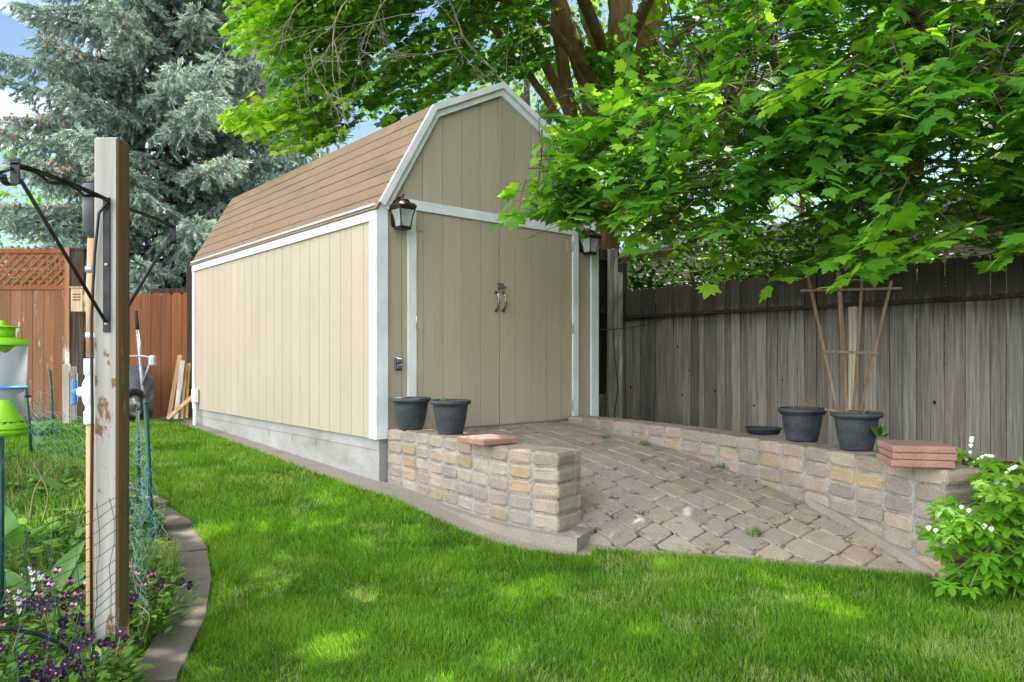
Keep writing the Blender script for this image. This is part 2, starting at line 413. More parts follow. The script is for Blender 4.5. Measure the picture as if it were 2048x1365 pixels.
# ================================================================== GROUND
def build_ground():
    xs=np.concatenate([[-120,-60,-30,-18],np.linspace(-12,12,97),[18,30,60,120]])
    ys=np.concatenate([[-60,-20,-6],np.linspace(-2,16,91),[22,40,80,150]])
    X,Y=np.meshgrid(xs,ys); Z=zg(X,Y)+(vnoise(X,Y,3,1)-.5)*.012
    V=np.stack([X,Y,Z],-1).reshape(-1,3); nx=len(xs)
    i,j=np.meshgrid(np.arange(len(ys)-1),np.arange(nx-1),indexing='ij'); a=(i*nx+j).ravel()
    T=np.stack([a,a+1,a+nx+1,a+nx],-1)
    tag(npmesh('ground',V,T,M['soil'],smooth=True),kind='structure')
build_ground()

# ramp geometry (shed frame)
VEDGE=lambda u: -2.0-1.6*u
def ramp_z(u,v):
    s=min(1.06,max(0.0,v/VEDGE(u))); return .405-.54*s**1.2
LW=[(0.0,-.05),(.02,-.32),(-.02,-.97),(-.065,-1.45),(-.055,-1.80),(.01,-2.10)]     # left wall, lawn-side face
RW=[(2.06,-.13),(2.00,-1.04),(1.83,-1.886),(1.62,-2.63),(1.385,-3.288),(1.10,-3.93)]      # right wall, ramp-side face

def resample(pts, n):
    P=[Vector((p[0],p[1],0)) for p in pts]
    # Catmull-Rom then even arc length
    Q=[]
    for i in range(len(P)-1):
        p0=P[max(i-1,0)];p1=P[i];p2=P[i+1];p3=P[min(i+2,len(P)-1)]
        for k in range(12):
            t=k/12; Q.append(.5*((2*p1)+(p2-p0)*t+(2*p0-5*p1+4*p2-p3)*t*t+(3*p1-p0-3*p2+p3)*t**3))
    Q.append(P[-1]); L=[0]
    for a,b in zip(Q,Q[1:]): L.append(L[-1]+(b-a).length)
    out=[]
    for k in range(n+1):
        s=L[-1]*k/n
        i=min(max(np.searchsorted(L,s)-1,0),len(Q)-2); f=(s-L[i])/max(1e-9,L[i+1]-L[i]); out.append(Q[i].lerp(Q[i+1],f))
    return out,L[-1]
def offset(P, d):
    o=[]
    for i,p in enumerate(P):
        t=(P[min(i+1,len(P)-1)]-P[max(i-1,0)]).normalized(); o.append(p+Vector((-t.y,t.x,0))*d)
    return o
BC=[(.37,.29,.215),(.38,.295,.215),(.385,.285,.19),(.39,.275,.165),(.34,.285,.225),(.31,.265,.225),(.365,.30,.235),(.29,.255,.215),(.385,.315,.245),(.33,.28,.22)]
def strip(name, Pa, Pb, zfun, th, mat, kind='structure'):
    mb=MB(); n=len(Pa); vs=[]
    for a,b in zip(Pa,Pb):
        za,zb=zfun(a),zfun(b)
        vs+=[(a.x,a.y,za),(b.x,b.y,zb),(a.x,a.y,za-th),(b.x,b.y,zb-th)]
    fs=[]
    for i in range(n-1):
        q=4*i; fs+=[(q,q+1,q+5,q+4),(q+2,q+6,q+7,q+3),(q,q+4,q+6,q+2),(q+1,q+3,q+7,q+5)]
    fs+=[(0,2,3,1),(4*n-4,4*n-3,4*n-1,4*n-2)]
    mb.add(vs,fs); return mb
def zg_s(p):
    w=S(p.x,p.y); return zgf(w.x,w.y)

def retaining(name,label,pts,side,ncol,top=.46,th=.30,rows=6,h=.1,col=BC,capc=None):
    root=empty(name,SHED_O,SHED_R); tag(root,label,'retaining wall')
    P,L=resample(pts,ncol); mb=MB()
    for i in range(ncol):
        a,b=P[i],P[i+1]; t=(b-a).normalized(); nrm=Vector((-t.y,t.x,0))*side
        for r in range(rows):
            off=0 if r%2==0 else 0
            hl=(b-a).length/2-.002; hh=h/2-.0015
            c=(a+b)/2+nrm*(.10+random.uniform(-.004,.004)); cz=top-h*(r+.5)
            dep=.10
            if i==ncol-1 and name.endswith('wall') : pass
            Mx=Matrix.Translation((c.x,c.y,cz))@Matrix(((t.x,nrm.x,0,0),(t.y,nrm.y,0,0),(0,0,1,0),(0,0,0,1)))@Matrix.Rotation(R(random.uniform(-1.2,1.2)),4,'Y')@Matrix.Rotation(R(random.uniform(-1.5,1.5)),4,'Z')
            k=random.choice(col); j=random.uniform(.82,1.14); mb.cur=tuple(min(1,x*j) for x in k)
            if r==0 and capc: mb.cur=tuple(x*j for x in capc)
            mb.tumbled((hl,dep,hh),.027,.018,Mx,.005)
    # back leaf of the cap and of the free end
    for i in range(ncol):
        a,b=P[i],P[i+1]; t=(b-a).normalized(); nrm=Vector((-t.y,t.x,0))*side
        for r in ((0,1,2,3,4,5) if i==ncol-1 else (0,)):
            c=(a+b)/2+nrm*(.2+(th-.2)/2); cz=top-h*(r+.5)
            Mx=Matrix.Translation((c.x,c.y,cz-.002))@Matrix(((t.x,nrm.x,0,0),(t.y,nrm.y,0,0),(0,0,1,0),(0,0,0,1)))
            k=random.choice(col); mb.cur=capc if (capc and r==0) else k
            mb.cbox(((b-a).length/2-.005,(th-.2)/2-.002,h/2-.004),.012,Mx,.003)
    mb.build('block_courses',M['block'],root)
    PI=offset(P,side*.008); PO=offset(P,side*(th-.012))
    e=(PI[-1]-PI[-2]).normalized()*-.014
    PI[-1]=PI[-1]+e; PO[-1]=PO[-1]+e
    strip('m',PI,PO,lambda p:top-.012,.60,None).build('mortar_core',M['mortar'],root)
    return root,P
lw,LP=retaining('retaining_wall','short curved block wall beside the lawn carrying two black pots and one red slab',LW,1,10,capc=(.36,.29,.22))
rw,RP=retaining('retaining_wall','long block wall along the ramp in front of the grey fence with pots and stacked red slabs',RW,1,18,rows=7,capc=(.345,.28,.215))
# footings
Pf,_=resample(LW[1:]+[(.06,-2.24)],24)
def botz(p): return -.045
strip('f',offset(Pf,-.055),offset(Pf,.24),lambda p:max(-.044,zg_s(p)+.004),.25,None).build('footing',M['concrete'],lw)
Pg,_=resample([(1.50,-2.98),(1.385,-3.288),(1.25,-3.58),(1.12,-3.88)],10)
strip('f',offset(Pg,-.016),offset(Pg,.1),lambda p:ramp_z(p.x,p.y)+.05,.4,None).build('footing',M['concrete'],rw)

# ramp bed and paving
JOINTS=[]
def build_ramp():
    # dirt bed
    nu,nv=16,30; vs=[];fs=[]
    for i in range(nu+1):
        u=.16+1.9*i/nu
        for j in range(nv+1):
            v=-.005+(VEDGE(u)*1.0)*j/nv
            vs.append((u,v,ramp_z(u,v)-.017))
    n=len(vs)
    for p in list(vs): vs.append((p[0],p[1],p[2]-.35))
    for i in range(nu):
        for j in range(nv):
            a=i*(nv+1)+j; q=[a,a+1,a+nv+2,a+nv+1]; fs.append(q); fs.append([k+n for k in q[::-1]])
    for i in range(nu):
        for j in (0,nv):
            a=i*(nv+1)+j; fs.append([a,a+nv+1,a+nv+1+n,a+n])
    # clip the bed so that it stays inside the walls
    mb=MB(); mb.add(vs,fs); o=mb.build('ramp_bed',M['dirt'],None,SHED_O,SHED_R); tag(o,kind='structure')
    mb=MB(); ang=R(-6); ca,sa=math.cos(ang),math.sin(ang)
    def clip(poly,f):
        out=[]
        for i in range(len(poly)):
            a,b=poly[i],poly[(i+1)%len(poly)]; fa,fb=f(a),f(b)
            if fa>=0: out.append(a)
            if (fa>=0)!=(fb>=0):
                k=fa/(fa-fb); out.append((a[0]+(b[0]-a[0])*k,a[1]+(b[1]-a[1])*k))
        return out
    w=.172; row=-6
    while row<24:
        x0=row*w; y=1.0-random.uniform(0,.2); k=row%2
        while y>-5.6:
            ln=.245 if (k%2==0) else .165
            if random.random()<.12: k+=1
            k+=1
            g=.0032
            q=[(x0+g,y-ln+g),(x0+w-g,y-ln+g),(x0+w-g,y-g),(x0+g,y-g)]
            c=.014
            # tumbled corners
            c=.021; e=.006
            q8=[(q[0][0]+c,q[0][1]),(q[1][0]-c,q[1][1]),(q[1][0]-e,q[1][1]+e),(q[1][0],q[1][1]+c),(q[2][0],q[2][1]-c),(q[2][0]-e,q[2][1]-e),(q[2][0]-c,q[2][1]),(q[3][0]+c,q[3][1]),(q[3][0]+e,q[3][1]-e),(q[3][0],q[3][1]-c),(q[0][0],q[0][1]+c),(q[0][0]+e,q[0][1]+e)]
            mx,my=x0+w/2,y-ln/2; ra=R(random.uniform(-1.3,1.3)); cr,sr=math.cos(ra),math.sin(ra)
            dx,dy=random.uniform(-.002,.002),random.uniform(-.003,.003)
            pol=[]
            for a,b in q8:
                a2=mx+(a-mx)*cr-(b-my)*sr+dx; b2=my+(a-mx)*sr+(b-my)*cr+dy
                pol.append((ca*a2-sa*b2,sa*a2+ca*b2))
            JOINTS.extend(pol)
            pol=clip(pol,lambda p:p[1]-(VEDGE(p[0])+.085))
            if pol: pol=clip(pol,lambda p:-.03-p[1])
            if pol: pol=clip(pol,lambda p:p[0]-(.10+.0*p[1]))
            if pol: pol=clip(pol,lambda p:(np.interp(-p[1],[-q_[1] for q_ in RW],[q_[0] for q_ in RW])+.05)-p[0])
            if len(pol)>2:
                area=abs(sum(pol[i][0]*pol[(i+1)%len(pol)][1]-pol[(i+1)%len(pol)][0]*pol[i][1] for i in range(len(pol))))/2
                if area>.0015:
                    j=random.uniform(.85,1.13); kk=random.choice([(.335,.275,.215),(.33,.275,.22),(.32,.275,.225),(.35,.28,.21),(.31,.27,.225)])
                    mb.cur=tuple(a*j for a in kk)
                    dz=random.uniform(-.0012,.0012); tx,ty=random.uniform(-.004,.004),random.uniform(-.004,.004)
                    cx=sum(p[0] for p in pol)/len(pol); cy=sum(p[1] for p in pol)/len(pol)
                    mb.slab(pol,-.03,.0,.007,zf=lambda a,b:ramp_z(a,b)+dz+(a-cx)*tx+(b-cy)*ty)
            y-=ln
        row+=1
    o=mb.build('ramp_paving',M['paver'],None,SHED_O,SHED_R); tag(o,kind='structure')
    # concrete lip where ramp meets lawn
    P=[Vector((u,VEDGE(u)+.08,0)) for u in np.linspace(.12,1.16,20)]; Q=[Vector((u,VEDGE(u)-.045,0)) for u in np.linspace(.12,1.16,20)]
    tag(strip('x',P,Q,lambda p:ramp_z(p.x,p.y)-.004 if p.y>VEDGE(p.x) else max(ramp_z(p.x,p.y)-.008,zg_s(p)+.006),.12,None).build('ramp_kerb',M['concrete'],None,SHED_O,SHED_R),kind='structure')
build_ramp()
# mowing strip along shed and curved wall
sp=[(-.06,5.0),(-.06,3.4),(-.06,1.6),(-.07,.1)]+[(u-.045,v) for u,v in LW[1:]]+[(.10,-2.30)]
MS,_=resample(sp,60); wd=[.16+.06*min(1,max(0,(i-10)/25)) if i<40 else .22-.10*min(1,(i-40)/18) for i in range(61)]
MO=[p+(q-p)*w for p,q,w in zip(MS,offset(MS,-1.0),wd)]
tag(strip('s',MO,offset(MS,.06),lambda p:zg_s(p)+.012,.10,None).build('concrete_strip',M['concrete'],None,SHED_O,SHED_R),kind='structure')

# ================================================================== SHED
U0,U1,UC=-.06,2.60,1.255; KL,KR=.470,2.045; ZE,ZK,ZP=2.345,3.265,3.655; LEN=4.84
GP=[(U0,ZE),(KL,ZK),(UC,ZP),(KR,ZK),(U1,ZE)]
def gtop(u): return float(np.interp(u,[p[0] for p in GP],[p[1] for p in GP]))
def gpoly(a,b,z0,dz=0):
    top=[(a,gtop(a)-dz)]+[(p[0],p[1]-dz) for p in GP if a+1e-6<p[0]<b-1e-6]+[(b,gtop(b)-dz)]
    return [(a,z0),(b,z0)]+top[::-1]
shed=empty('garden_shed',SHED_O,SHED_R)
tag(shed,'tan gambrel shed with white trim, double doors and brown shingle roof','shed')
mb=MB(); mb.prism(gpoly(U0+.012,U1-.012,.375,.02),0.0,LEN,None); mb.build('wall_core',M['siding'],shed)
DU0,DU1,DZ0,DZ1=.30,2.245,.418,2.345
gro=[U0]+[.168+.2135*k for k in range(12) if .168+.2135*k<U1-.05]+[U1]
mb=MB()
for a,b in zip(gro,gro[1:]):
    a2,b2=a+.0032,b-.0032; sj=random.uniform(.95,1.03); mb.cur=(sj,sj,sj)
    if b2<=DU0 or a2>=DU1:
        mb.prism(gpoly(a2,b2,.385,.03),-.014,-.001); continue
    if a2<DU0: mb.prism(gpoly(a2,DU0,.385,.03),-.014,-.001); mb.prism(gpoly(DU0,b2,2.37,.03),-.014,-.001)
    elif b2>DU1: mb.prism(gpoly(a2,DU1,2.37,.03),-.014,-.001); mb.prism(gpoly(DU1,b2,.385,.03),-.014,-.001)
    else: mb.prism(gpoly(a2,b2,2.37,.03),-.014,-.001)
mb.prism([(UC-.018,2.42),(UC+.018,2.42),(UC+.018,ZP-.09),(UC-.018,ZP-.09)],-.021,-.0145)
mb.build('front_siding',M['siding'],shed)
mb=MB(); v=.0
while v<LEN:
    sj=random.uniform(.955,1.03); mb.cur=(sj,sj,sj)
    mb.box((U0-.014,v+.0028,.372),(U0-.001,min(v+.2107,LEN),2.30)); v+=.2135
mb.build('side_siding',M['siding'],shed)
mb=MB()
mb.box((U0+.02,.012,-.3),(U1-.02,LEN-.01,.366)); mb.build('foundation',M['foundation'],shed)
mb=MB()                                               # block joints, raised smears of mortar
for vv in (1.2,1.75,2.35): mb.box((U0+.0165,vv,.20),(U0+.0195,vv+.012,.27))
mb.box((U0+.016,.03,.268),(U0+.0193,LEN-.05,.274)); mb.build('foundation_joint',M['concrete'],shed)
# corner and eave trim
mb=MB(); mb.box((U0-.034,-.036,.372),(U0+.078,-.0155,2.338)); mb.box((U0-.034,-.0150,.372),(U0-.0155,.085,2.212)); mb.build('corner_trim',M['trim'],shed)
mb=MB(); mb.box((U1-.078,-.036,.372),(U1+.034,-.0155,2.338)); mb.build('corner_trim',M['trim'],shed)
mb=MB(); mb.box((U0-.034,LEN-.075,.372),(U0-.0155,LEN+.01,2.212)); mb.build('corner_trim',M['trim'],shed)
mb=MB(); mb.box((U0-.038,-.012,2.215),(U0-.0150,LEN+.01,2.325)); mb.build('eave_trim',M['trim'],shed)
mb=MB(); mb.box((U0-.052,-.03,2.327),(U0+.01,LEN+.02,2.347)); mb.build('drip_edge',M['trim_worn'],shed)
# rake boards: two steps, mitred along the gambrel
def rake(name, o0, o1, y0, y1, mat):
    def off(d):
        pts=[Vector((p[0],0,p[1])) for p in GP]; out=[]
        for i,p in enumerate(pts):
            ns=[]
            if i>0: t=(p-pts[i-1]).normalized(); ns.append(Vector((-t.z,0,t.x)))
            if i<len(pts)-1: t=(pts[i+1]-p).normalized(); ns.append(Vector((-t.z,0,t.x)))
            n=sum(ns,Vector()).normalized(); k=1/max(.3,n.dot(ns[0])); out.append(p+n*d*k)
        return out
    A,B=off(o0),off(o1)
    for i in range(len(GP)-1):
        mb=MB(); mb.prism([(A[i].x,A[i].z),(A[i+1].x,A[i+1].z),(B[i+1].x,B[i+1].z),(B[i].x,B[i].z)],y0,y1); mb.build(name,mat,shed)
rake('rake_trim',-.085,-.004,-.052,-.0155,M['trim'])
rake('rake_fascia',-.028,.026,-.085,-.0525,M['trim'])
# roof
def slope(name,a,b,y0,y1,th,mat):
    t=Vector((b[0]-a[0],0,b[1]-a[1])); n=Vector((-t.z,0,t.x)).normalized()
    if n.z<0: n=-n
    mb=MB(); A=Vector((a[0],0,a[1])); B=Vector((b[0],0,b[1]))
    q=[A,B,B+n*th,A+n*th]; mb.prism([(p.x,p.z) for p in q],y0,y1); return mb
ext=Vector((KL-U0,0,ZK-ZE)).normalized()
EA=(U0-ext.x*.055,ZE-ext.z*.055)
EB=(U1+ext.x*.055,ZE-ext.z*.055)
roof=slope('roof',EA,(KL,ZK),-.05,LEN+.06,.014,None).build('roof',M['shingle'],shed)
for nm,a,b in (('x',(KL,ZK),(UC,ZP)),('x',(UC,ZP),(KR,ZK)),('x',(KR,ZK),EB)):
    slope('roof',a,b,-.052,LEN+.062,.018,None).build('roof_slope',M['shingle'],roof)
mb=MB(); A=Vector((EA[0],0,EA[1])); B=Vector((KL,0,ZK)); t=(B-A).normalized(); n=Vector((-t.z,0,t.x)); Lr=(B-A).length; nc=8
for i in range(nc):
    a=Lr*i/nc-(.012 if i==0 else 0); b=Lr*(i+1)/nc+.02
    segs=9; ys=np.linspace(-.062,LEN+.07,segs+1)
    for k in range(segs):
        hj=.0172+random.uniform(-.001,.0018)
        q=[A+t*a+n*.0145,A+t*b+n*.0145,A+t*b+n*.0165,A+t*(a+random.uniform(-.002,.002))+n*(hj+.006)]
        mb.prism([(p.x,p.z) for p in q],ys[k]+(.0008 if k else 0),ys[k+1])
mb.build('shingle_courses',M['shingle'],roof)
# door casing
mb=MB(); mb.box((.222,-.036,.43),(.302,-.0155,2.338)); mb.build('door_casing',M['trim'],shed)
mb=MB(); mb.box((2.243,-.036,.415),(2.323,-.0155,2.338)); mb.build('door_casing',M['trim'],shed)
mb=MB(); mb.prism([(.222,2.3395),(2.323,2.3395),(2.323,2.425),(.222,2.425)],-.038,-.0155); mb.build('door_header',M['trim'],shed)
def door(a,b,side):
    mb=MB(); gs=[a]+[g for g in gro if a+.03<g<b-.03]+[b]
    for p,q in zip(gs,gs[1:]):
        sj=random.uniform(.955,1.03); mb.cur=(sj,sj,sj)
        mb.box((p+(.003 if p!=a else .0),-.019,DZ0),(q-(.003 if q!=b else .0),-.003,DZ1-.008))
    mb.box((a+.001,-.012,DZ0+.002),(b-.001,-.0015,DZ1-.01))
    o=mb.build('door',M['siding'],shed)
    # hinges
    hu=a if side<0 else b
    for z in (2.22,1.36,.56):
        h=MB(); x0,x1=(hu+.004,hu+.075) if side<0 else (hu-.075,hu-.004)
        h.box((x0,-.0235,z-.055),(x1,-.0192,z+.055)); hi=h.build('hinge',M['siding'],o)
        h=MB(); h.tube([(hu-.004*side*-1,-.032,z-.055),(hu-.004*side*-1,-.032,z+.055)],.006,8); h.build('hinge_pin',M['galv'] if side>0 else M['siding'],o)
    hx=UC-.043 if side<0 else UC+.043
    h=MB(); pts=[]
    for k in range(11):
        s=k/10; pts.append((hx+(.0),-.022-.042*math.sin(math.pi*s)**.7,1.675-.165*s))
    h.tube(pts,[.006+.004*math.sin(math.pi*k/10) for k in range(11)],8)
    for z in (1.678,1.507):
        h.box((hx-.017,-.026,z-.014),(hx+.017,-.0195,z+.014)); 
    h.build('handle',M['pewter'],o)
    return o
dl=door(DU0+.005,UC-.0065,-1); dr=door(UC+.0065,DU1-.005,1)
mb=MB(); mb.box((UC-.035,-.046,1.715),(UC+.022,-.0195,1.768)); mb.box((UC+.0225,-.03,1.722),(UC+.055,-.0195,1.762)); mb.tube([(UC+.04,-.03,1.742),(UC+.04,-.05,1.742)],.012,12); mb.build('latch',M['greyplastic'],dl)
# outlet
ol=empty('outdoor_outlet',S(.125,-.0145,.0),SHED_R); tag(ol,'grey weatherproof outlet with flip covers low on the tan front wall left of the doors','outlet')
mb=MB(); mb.cbox((.035,.009,.058),.006,Matrix.Translation((0,-.0095,1.005))); mb.build('cover_plate',M['greyplastic'],ol)
for z in (1.031,.979):
    mb=MB(); mb.cbox((.024,.009,.02),.005,Matrix.Translation((0,-.0275,z))); mb.build('flip_cover',M['greyplastic'],ol)
# conduit at rear corner
cd=empty('conduit',S(U0-.03,LEN-.19,.0),SHED_R); tag(cd,'pale electrical box on a short white pipe at the far corner of the shed side','conduit')
mb=MB(); mb.cbox((.03,.055,.09),.006,Matrix.Translation((-.028,0,.55))); mb.build('junction_box',M['pvc'],cd)
mb=MB(); mb.tube([(-.03,0,.47),(-.03,0,.16),(-.03,0,.1)],.024,12); mb.build('pipe',M['pvc'],cd)

# ================================================================== LANTERN
def lantern(u,label):
    L=empty('wall_lantern',S(u,-.0145,2.135),SHED_R); L.scale=(.86,.86,.86); tag(L,label,'lantern','lanterns on the shed front')
    def frustum(mb,prof,sq=4,rot=math.pi/4):
        vs=[];fs=[]
        for r,z in prof:
            for k in range(sq):
                w=rot+2*math.pi*k/sq; vs.append((r*math.sqrt(2)*math.cos(w),r*math.sqrt(2)*math.sin(w)-.135,z))
        for i in range(len(prof)-1):
            for k in range(sq): fs.append([i*sq+k,i*sq+(k+1)%sq,(i+1)*sq+(k+1)%sq,(i+1)*sq+k])
        fs.append(list(range(sq-1,-1,-1))); fs.append([(len(prof)-1)*sq+k for k in range(sq)]); mb.add(vs,fs)
    mb=MB(); mb.prism([(-.055,.07),(-.04,.04),(.04,.04),(.055,.07),(.055,.27),(.04,.30),(-.04,.30),(-.055,.27)],-.022,0); mb.build('backplate',M['bronze'],L)
    mb=MB(); frustum(mb,[(.058,.0),(.062,.012),(.055,.02),(.055,.026),(.060,.03)]); mb.build('base',M['bronze'],L)
    mb=MB(); frustum(mb,[(.088,.192),(.094,.200),(.090,.206),(.098,.218),(.098,.232),(.082,.255),(.058,.262),(.058,.268),(.048,.275),(.044,.292),(.036,.298)]); mb.build('lamp_cap',M['bronze'],L)
    hs=[(.056,.03),(.060,.08),(.068,.13),(.080,.17),(.086,.192)]
    g=MB()
    for sx,sy in ((1,0),(-1,0),(0,1),(0,-1)):
        vs=[]
        for h,z in hs:
            if sx: vs+=[(sx*(h-.004),-.135-h+.006,z),(sx*(h-.004),-.135+h-.006,z)]
            else: vs+=[(-h+.006,-.135+sy*(h-.004),z),(h-.006,-.135+sy*(h-.004),z)]
        g.add(vs,[[2*i,2*i+1,2*i+3,2*i+2] for i in range(len(hs)-1)])
    g.build('glass',M['glass'],L)
    for sx in (-1,1):
        for sy in (-1,1):
            mb=MB(); mb.tube([(sx*h,-.135+sy*h,z) for h,z in hs],.007,6); mb.build('frame_bar',M['bronze'],L)
    mb=MB(); mb.lathe([(.0,.03),(.014,.03),(.014,.065),(.010,.07)],12,Matrix.Translation((0,-.135,0))); b=mb.build('candle_socket',M['bronze'],L)
    mb=MB(); mb.lathe([(.009,.07),(.016,.09),(.018,.105),(.012,.13),(.003,.15)],12,Matrix.Translation((0,-.135,0))); mb.build('bulb',M['bulb'],L)
    mb=MB(); pts=[(0,-.012,.24)]+[(0,-.075+.06*math.cos(w),.27+.055*math.sin(w)) for w in np.linspace(math.pi*.95,.05,9)]+[(0,-.125,.285)]
    mb.tube(pts,.010,8); mb.build('arm',M['bronze'],L)
    mb=MB(); mb.tube([(0,-.135,.296),(0,-.132,.315),(.0,-.14,.335),(0,-.16,.345),(0,-.172,.338)],[.007,.008,.008,.006,.004],8); mb.build('finial',M['bronze'],L)
lantern(.105,'bronze lantern beside the upper left corner of the door frame, fully in view')
lantern(2.395,'bronze lantern at the right shed corner, half hidden by maple leaves')

# ================================================================== POTS, SLABS
def pot_mesh(root, r=.155, h=.262, rb=.098, soil=.235, lean=0, rim=True, ridge=False):
    mb=MB(); prof=[(0,.004),(rb-.006,.004),(rb-.006,0),(rb,0),(rb+.003,.012)]
    for k in range(1,9):
        s=k/8; prof.append((rb+(r-.012-rb)*(s**.72),.012+(h-.047)*s))
    prof+=[(r-.010,h-.034),(r+.008,h-.032),(r+.012,h-.018),(r+.010,h-.004),(r+.004,h),(r-.006,h-.002),(r-.012,h-.012),(r-.02,h-.05),(r-.025,soil-.03),(0,soil-.03)]
    mb.lathe(prof,40); o=mb.build('body',M['pot'],root)
    mb=MB(); vs=[(0,0,soil+.008)]; n=26; fs=[]
    for ring,rr in ((1,.45),(2,.75),(3,.985)):
        for k in range(n):
            w=2*math.pi*k/n; vs.append((rr*(r-.018)*math.cos(w),rr*(r-.018)*math.sin(w),soil+random.uniform(-.008,.012)*(1 if ring<3 else .3)))
    for k in range(n): fs.append((0,1+k,1+(k+1)%n))
    for g in (0,1):
        for k in range(n):
            a=1+g*n; fs.append((a+k,a+n+k,a+n+(k+1)%n,a+(k+1)%n))
    mb.add(vs,fs); mb.build('potting_soil',M['potsoil'],root)
    if ridge:
        mb=MB()
        for k in range(60):
            w=2*math.pi*k/60; mb.box((r-.012,-.003,h-.048),(r+.0005,.003,h-.0345),Matrix.Rotation(w,4,'Z'))
        mb.build('rim_ribs',M['pot'],root)
def pot(loc,label,**k):
    p=empty('flower_pot',loc,random.uniform(0,6)); tag(p,label,'flower pot','black plastic pots on the block walls'); pot_mesh(p,**k); return p
TOP=.461
WL=lambda px,D:Vector(((px-CX)/F*D,D,TOP))
p1=pot(WL(822,6.02),'black plastic pot on the left wall closest to the shed corner, faint scratches',r=.158,h=.262,rb=.10)
p2=pot(WL(901,5.66),'black plastic pot on the left wall beside the red slab, tiny seedling inside',r=.151,h=.264,rb=.098)
p3=pot(WL(1604,5.20),'black ribbed pot between the saucer and the trellis pot, dry debris on top',r=.153,h=.235,rb=.105,soil=.222,ridge=True)
p4=pot(WL(1713,4.68),'black pot on the right wall holding the fan trellis',r=.146,h=.245,rb=.095,soil=.228)
def sprig(root,n,h,rad,mat,size,z0):
    V=[];T=[];C=[]
    for i in range(n):
        w=random.uniform(0,6.28);r=random.uniform(0,rad);x,y=r*math.cos(w),r*math.sin(w)
        d=Vector((random.uniform(-1,1),random.uniform(-1,1),random.uniform(.1,1.2))).normalized(); s=Vector((random.uniform(-1,1),random.uniform(-1,1),0)).normalized()
        b=Vector((x,y,z0)); L=h*random.uniform(.5,1); k=len(V)
        V+=[b-s*size,b+s*size,b+d*L*.5+s*size,b+d*L]; T+=[(k,k+1,k+2),(k,k+2,k+3)]; C+=[random.random()]*4
    c=np.array(C)[:,None]*np.ones(3)
    return np.array([tuple(v) for v in V]),np.array(T),c
V,T,C=sprig(None,26,.09,.035,None,.010,.236); npmesh('seedling',V+np.array([-.03,-.05,0]),T,M['heartleaf'],p2,C*.6+.2)
V,T,C=sprig(None,130,.09,.11,None,.0018,.225); npmesh('dry_debris',V,T,M['trellis'],p3,C)
V,T,C=sprig(None,160,.085,.13,None,.0018,.228); npmesh('dry_debris',V,T,M['trellis'],p4,C)
V,T,C=sprig(None,20,.10,.03,None,.012,.10); 
npmesh('vine_shoot',V*np.array([1,1,1])+np.array([.152*math.cos(-1.0-p4.rotation_euler.z),.152*math.sin(-1.0-p4.rotation_euler.z),0]),T,M['shrubleaf'],p4,C)
sa=empty('pot_saucer',WL(1527,5.66)); tag(sa,'empty black plastic saucer lying on the right block wall','saucer')
mb=MB(); mb.lathe([(0,.004),(.105,.004),(.108,0),(.116,.002),(.132,.036),(.142,.040),(.143,.046),(.134,.047),(.12,.016),(.112,.010),(0,.010)],36); mb.build('dish',M['pot'],sa)
def redslab(loc,rz,size,label,group=None,name='paving_slab',h=.04):
    o=empty(name,loc,rz); tag(o,label,'paving slab',group)
    mb=MB(); mb.cbox((size/2,size/2,h/2),.006,Matrix.Translation((0,0,h/2)),.0015); mb.build('slab',M['redtile'],o); return o
redslab(W(975,0,5.02).xy.to_3d()+Vector((0,0,TOP+.004)),R(-50),.31,'single red concrete slab lying on the left wall in front of the two pots','red slabs on the walls')
c=Vector((2.25,4.03,0))
for k,(dx,rr,lb) in enumerate(((0,-13,'bottom red slab of the stack on the right wall'),(.012,-13.8,'middle red slab of the stack on the right wall'),(.006,-12.2,'topmost red slab of the stack on the right wall'))):
    redslab(c+Vector((dx,0,TOP+.004+k*.0385)),R(rr),.315,lb,'stacked red slabs',h=.0375)

# trellis
tr=empty('fan_trellis',(p4.location.x,p4.location.y,0)); tag(tr,'weathered wooden fan trellis stuck in a black pot before the grey fence','trellis')
D=4.70
def TP(px,py,dd=0): 
    w=W(px,py,D+dd); return Vector((w.x-tr.location.x,w.y-tr.location.y,w.z))
def bar(a,b,wx,wy):
    mb=MB(); d=(b-a); L=d.length; z=d/L; x=Vector((1,0,0)); x=(x-z*x.dot(z)).normalized(); y=z.cross(x)
    Mx=Matrix(((x.x,y.x,z.x,a.x),(x.y,y.y,z.y,a.y),(x.z,y.z,z.z,a.z),(0,0,0,1)))
    mb.box((-wx,-wy,0),(wx,wy,L),Mx); return mb
for a,b,dd in (((1678,838),(1616,553),.0),((1694,838),(1677,545),.0),((1706,838),(1725,552),.0),((1716,838),(1783,562),.0)):
    bar(TP(*a,dd),TP(*b,dd),.0075 if a[0]!=1694 else .012,.006).build('slat',M['trellis'],tr)
for a,b in (((1600,582),(1803,577)),((1645,703),(1757,707)),((1650,819),(1722,829))):
    A,B=TP(*a,-.017),TP(*b,-.017); d=(B-A).normalized(); L=(B-A).length
    mb=MB(); z=Vector((0,0,1)); z=(z-d*z.dot(d)).normalized(); y=z.cross(d)
    Mx=Matrix(((d.x,y.x,z.x,A.x),(d.y,y.y,z.y,A.y),(d.z,y.z,z.z,A.z),(0,0,0,1)))
    mb.box((0,-.006,-.008),(L,.006,.008),Mx); mb.build('crossbar',M['trellis'],tr)

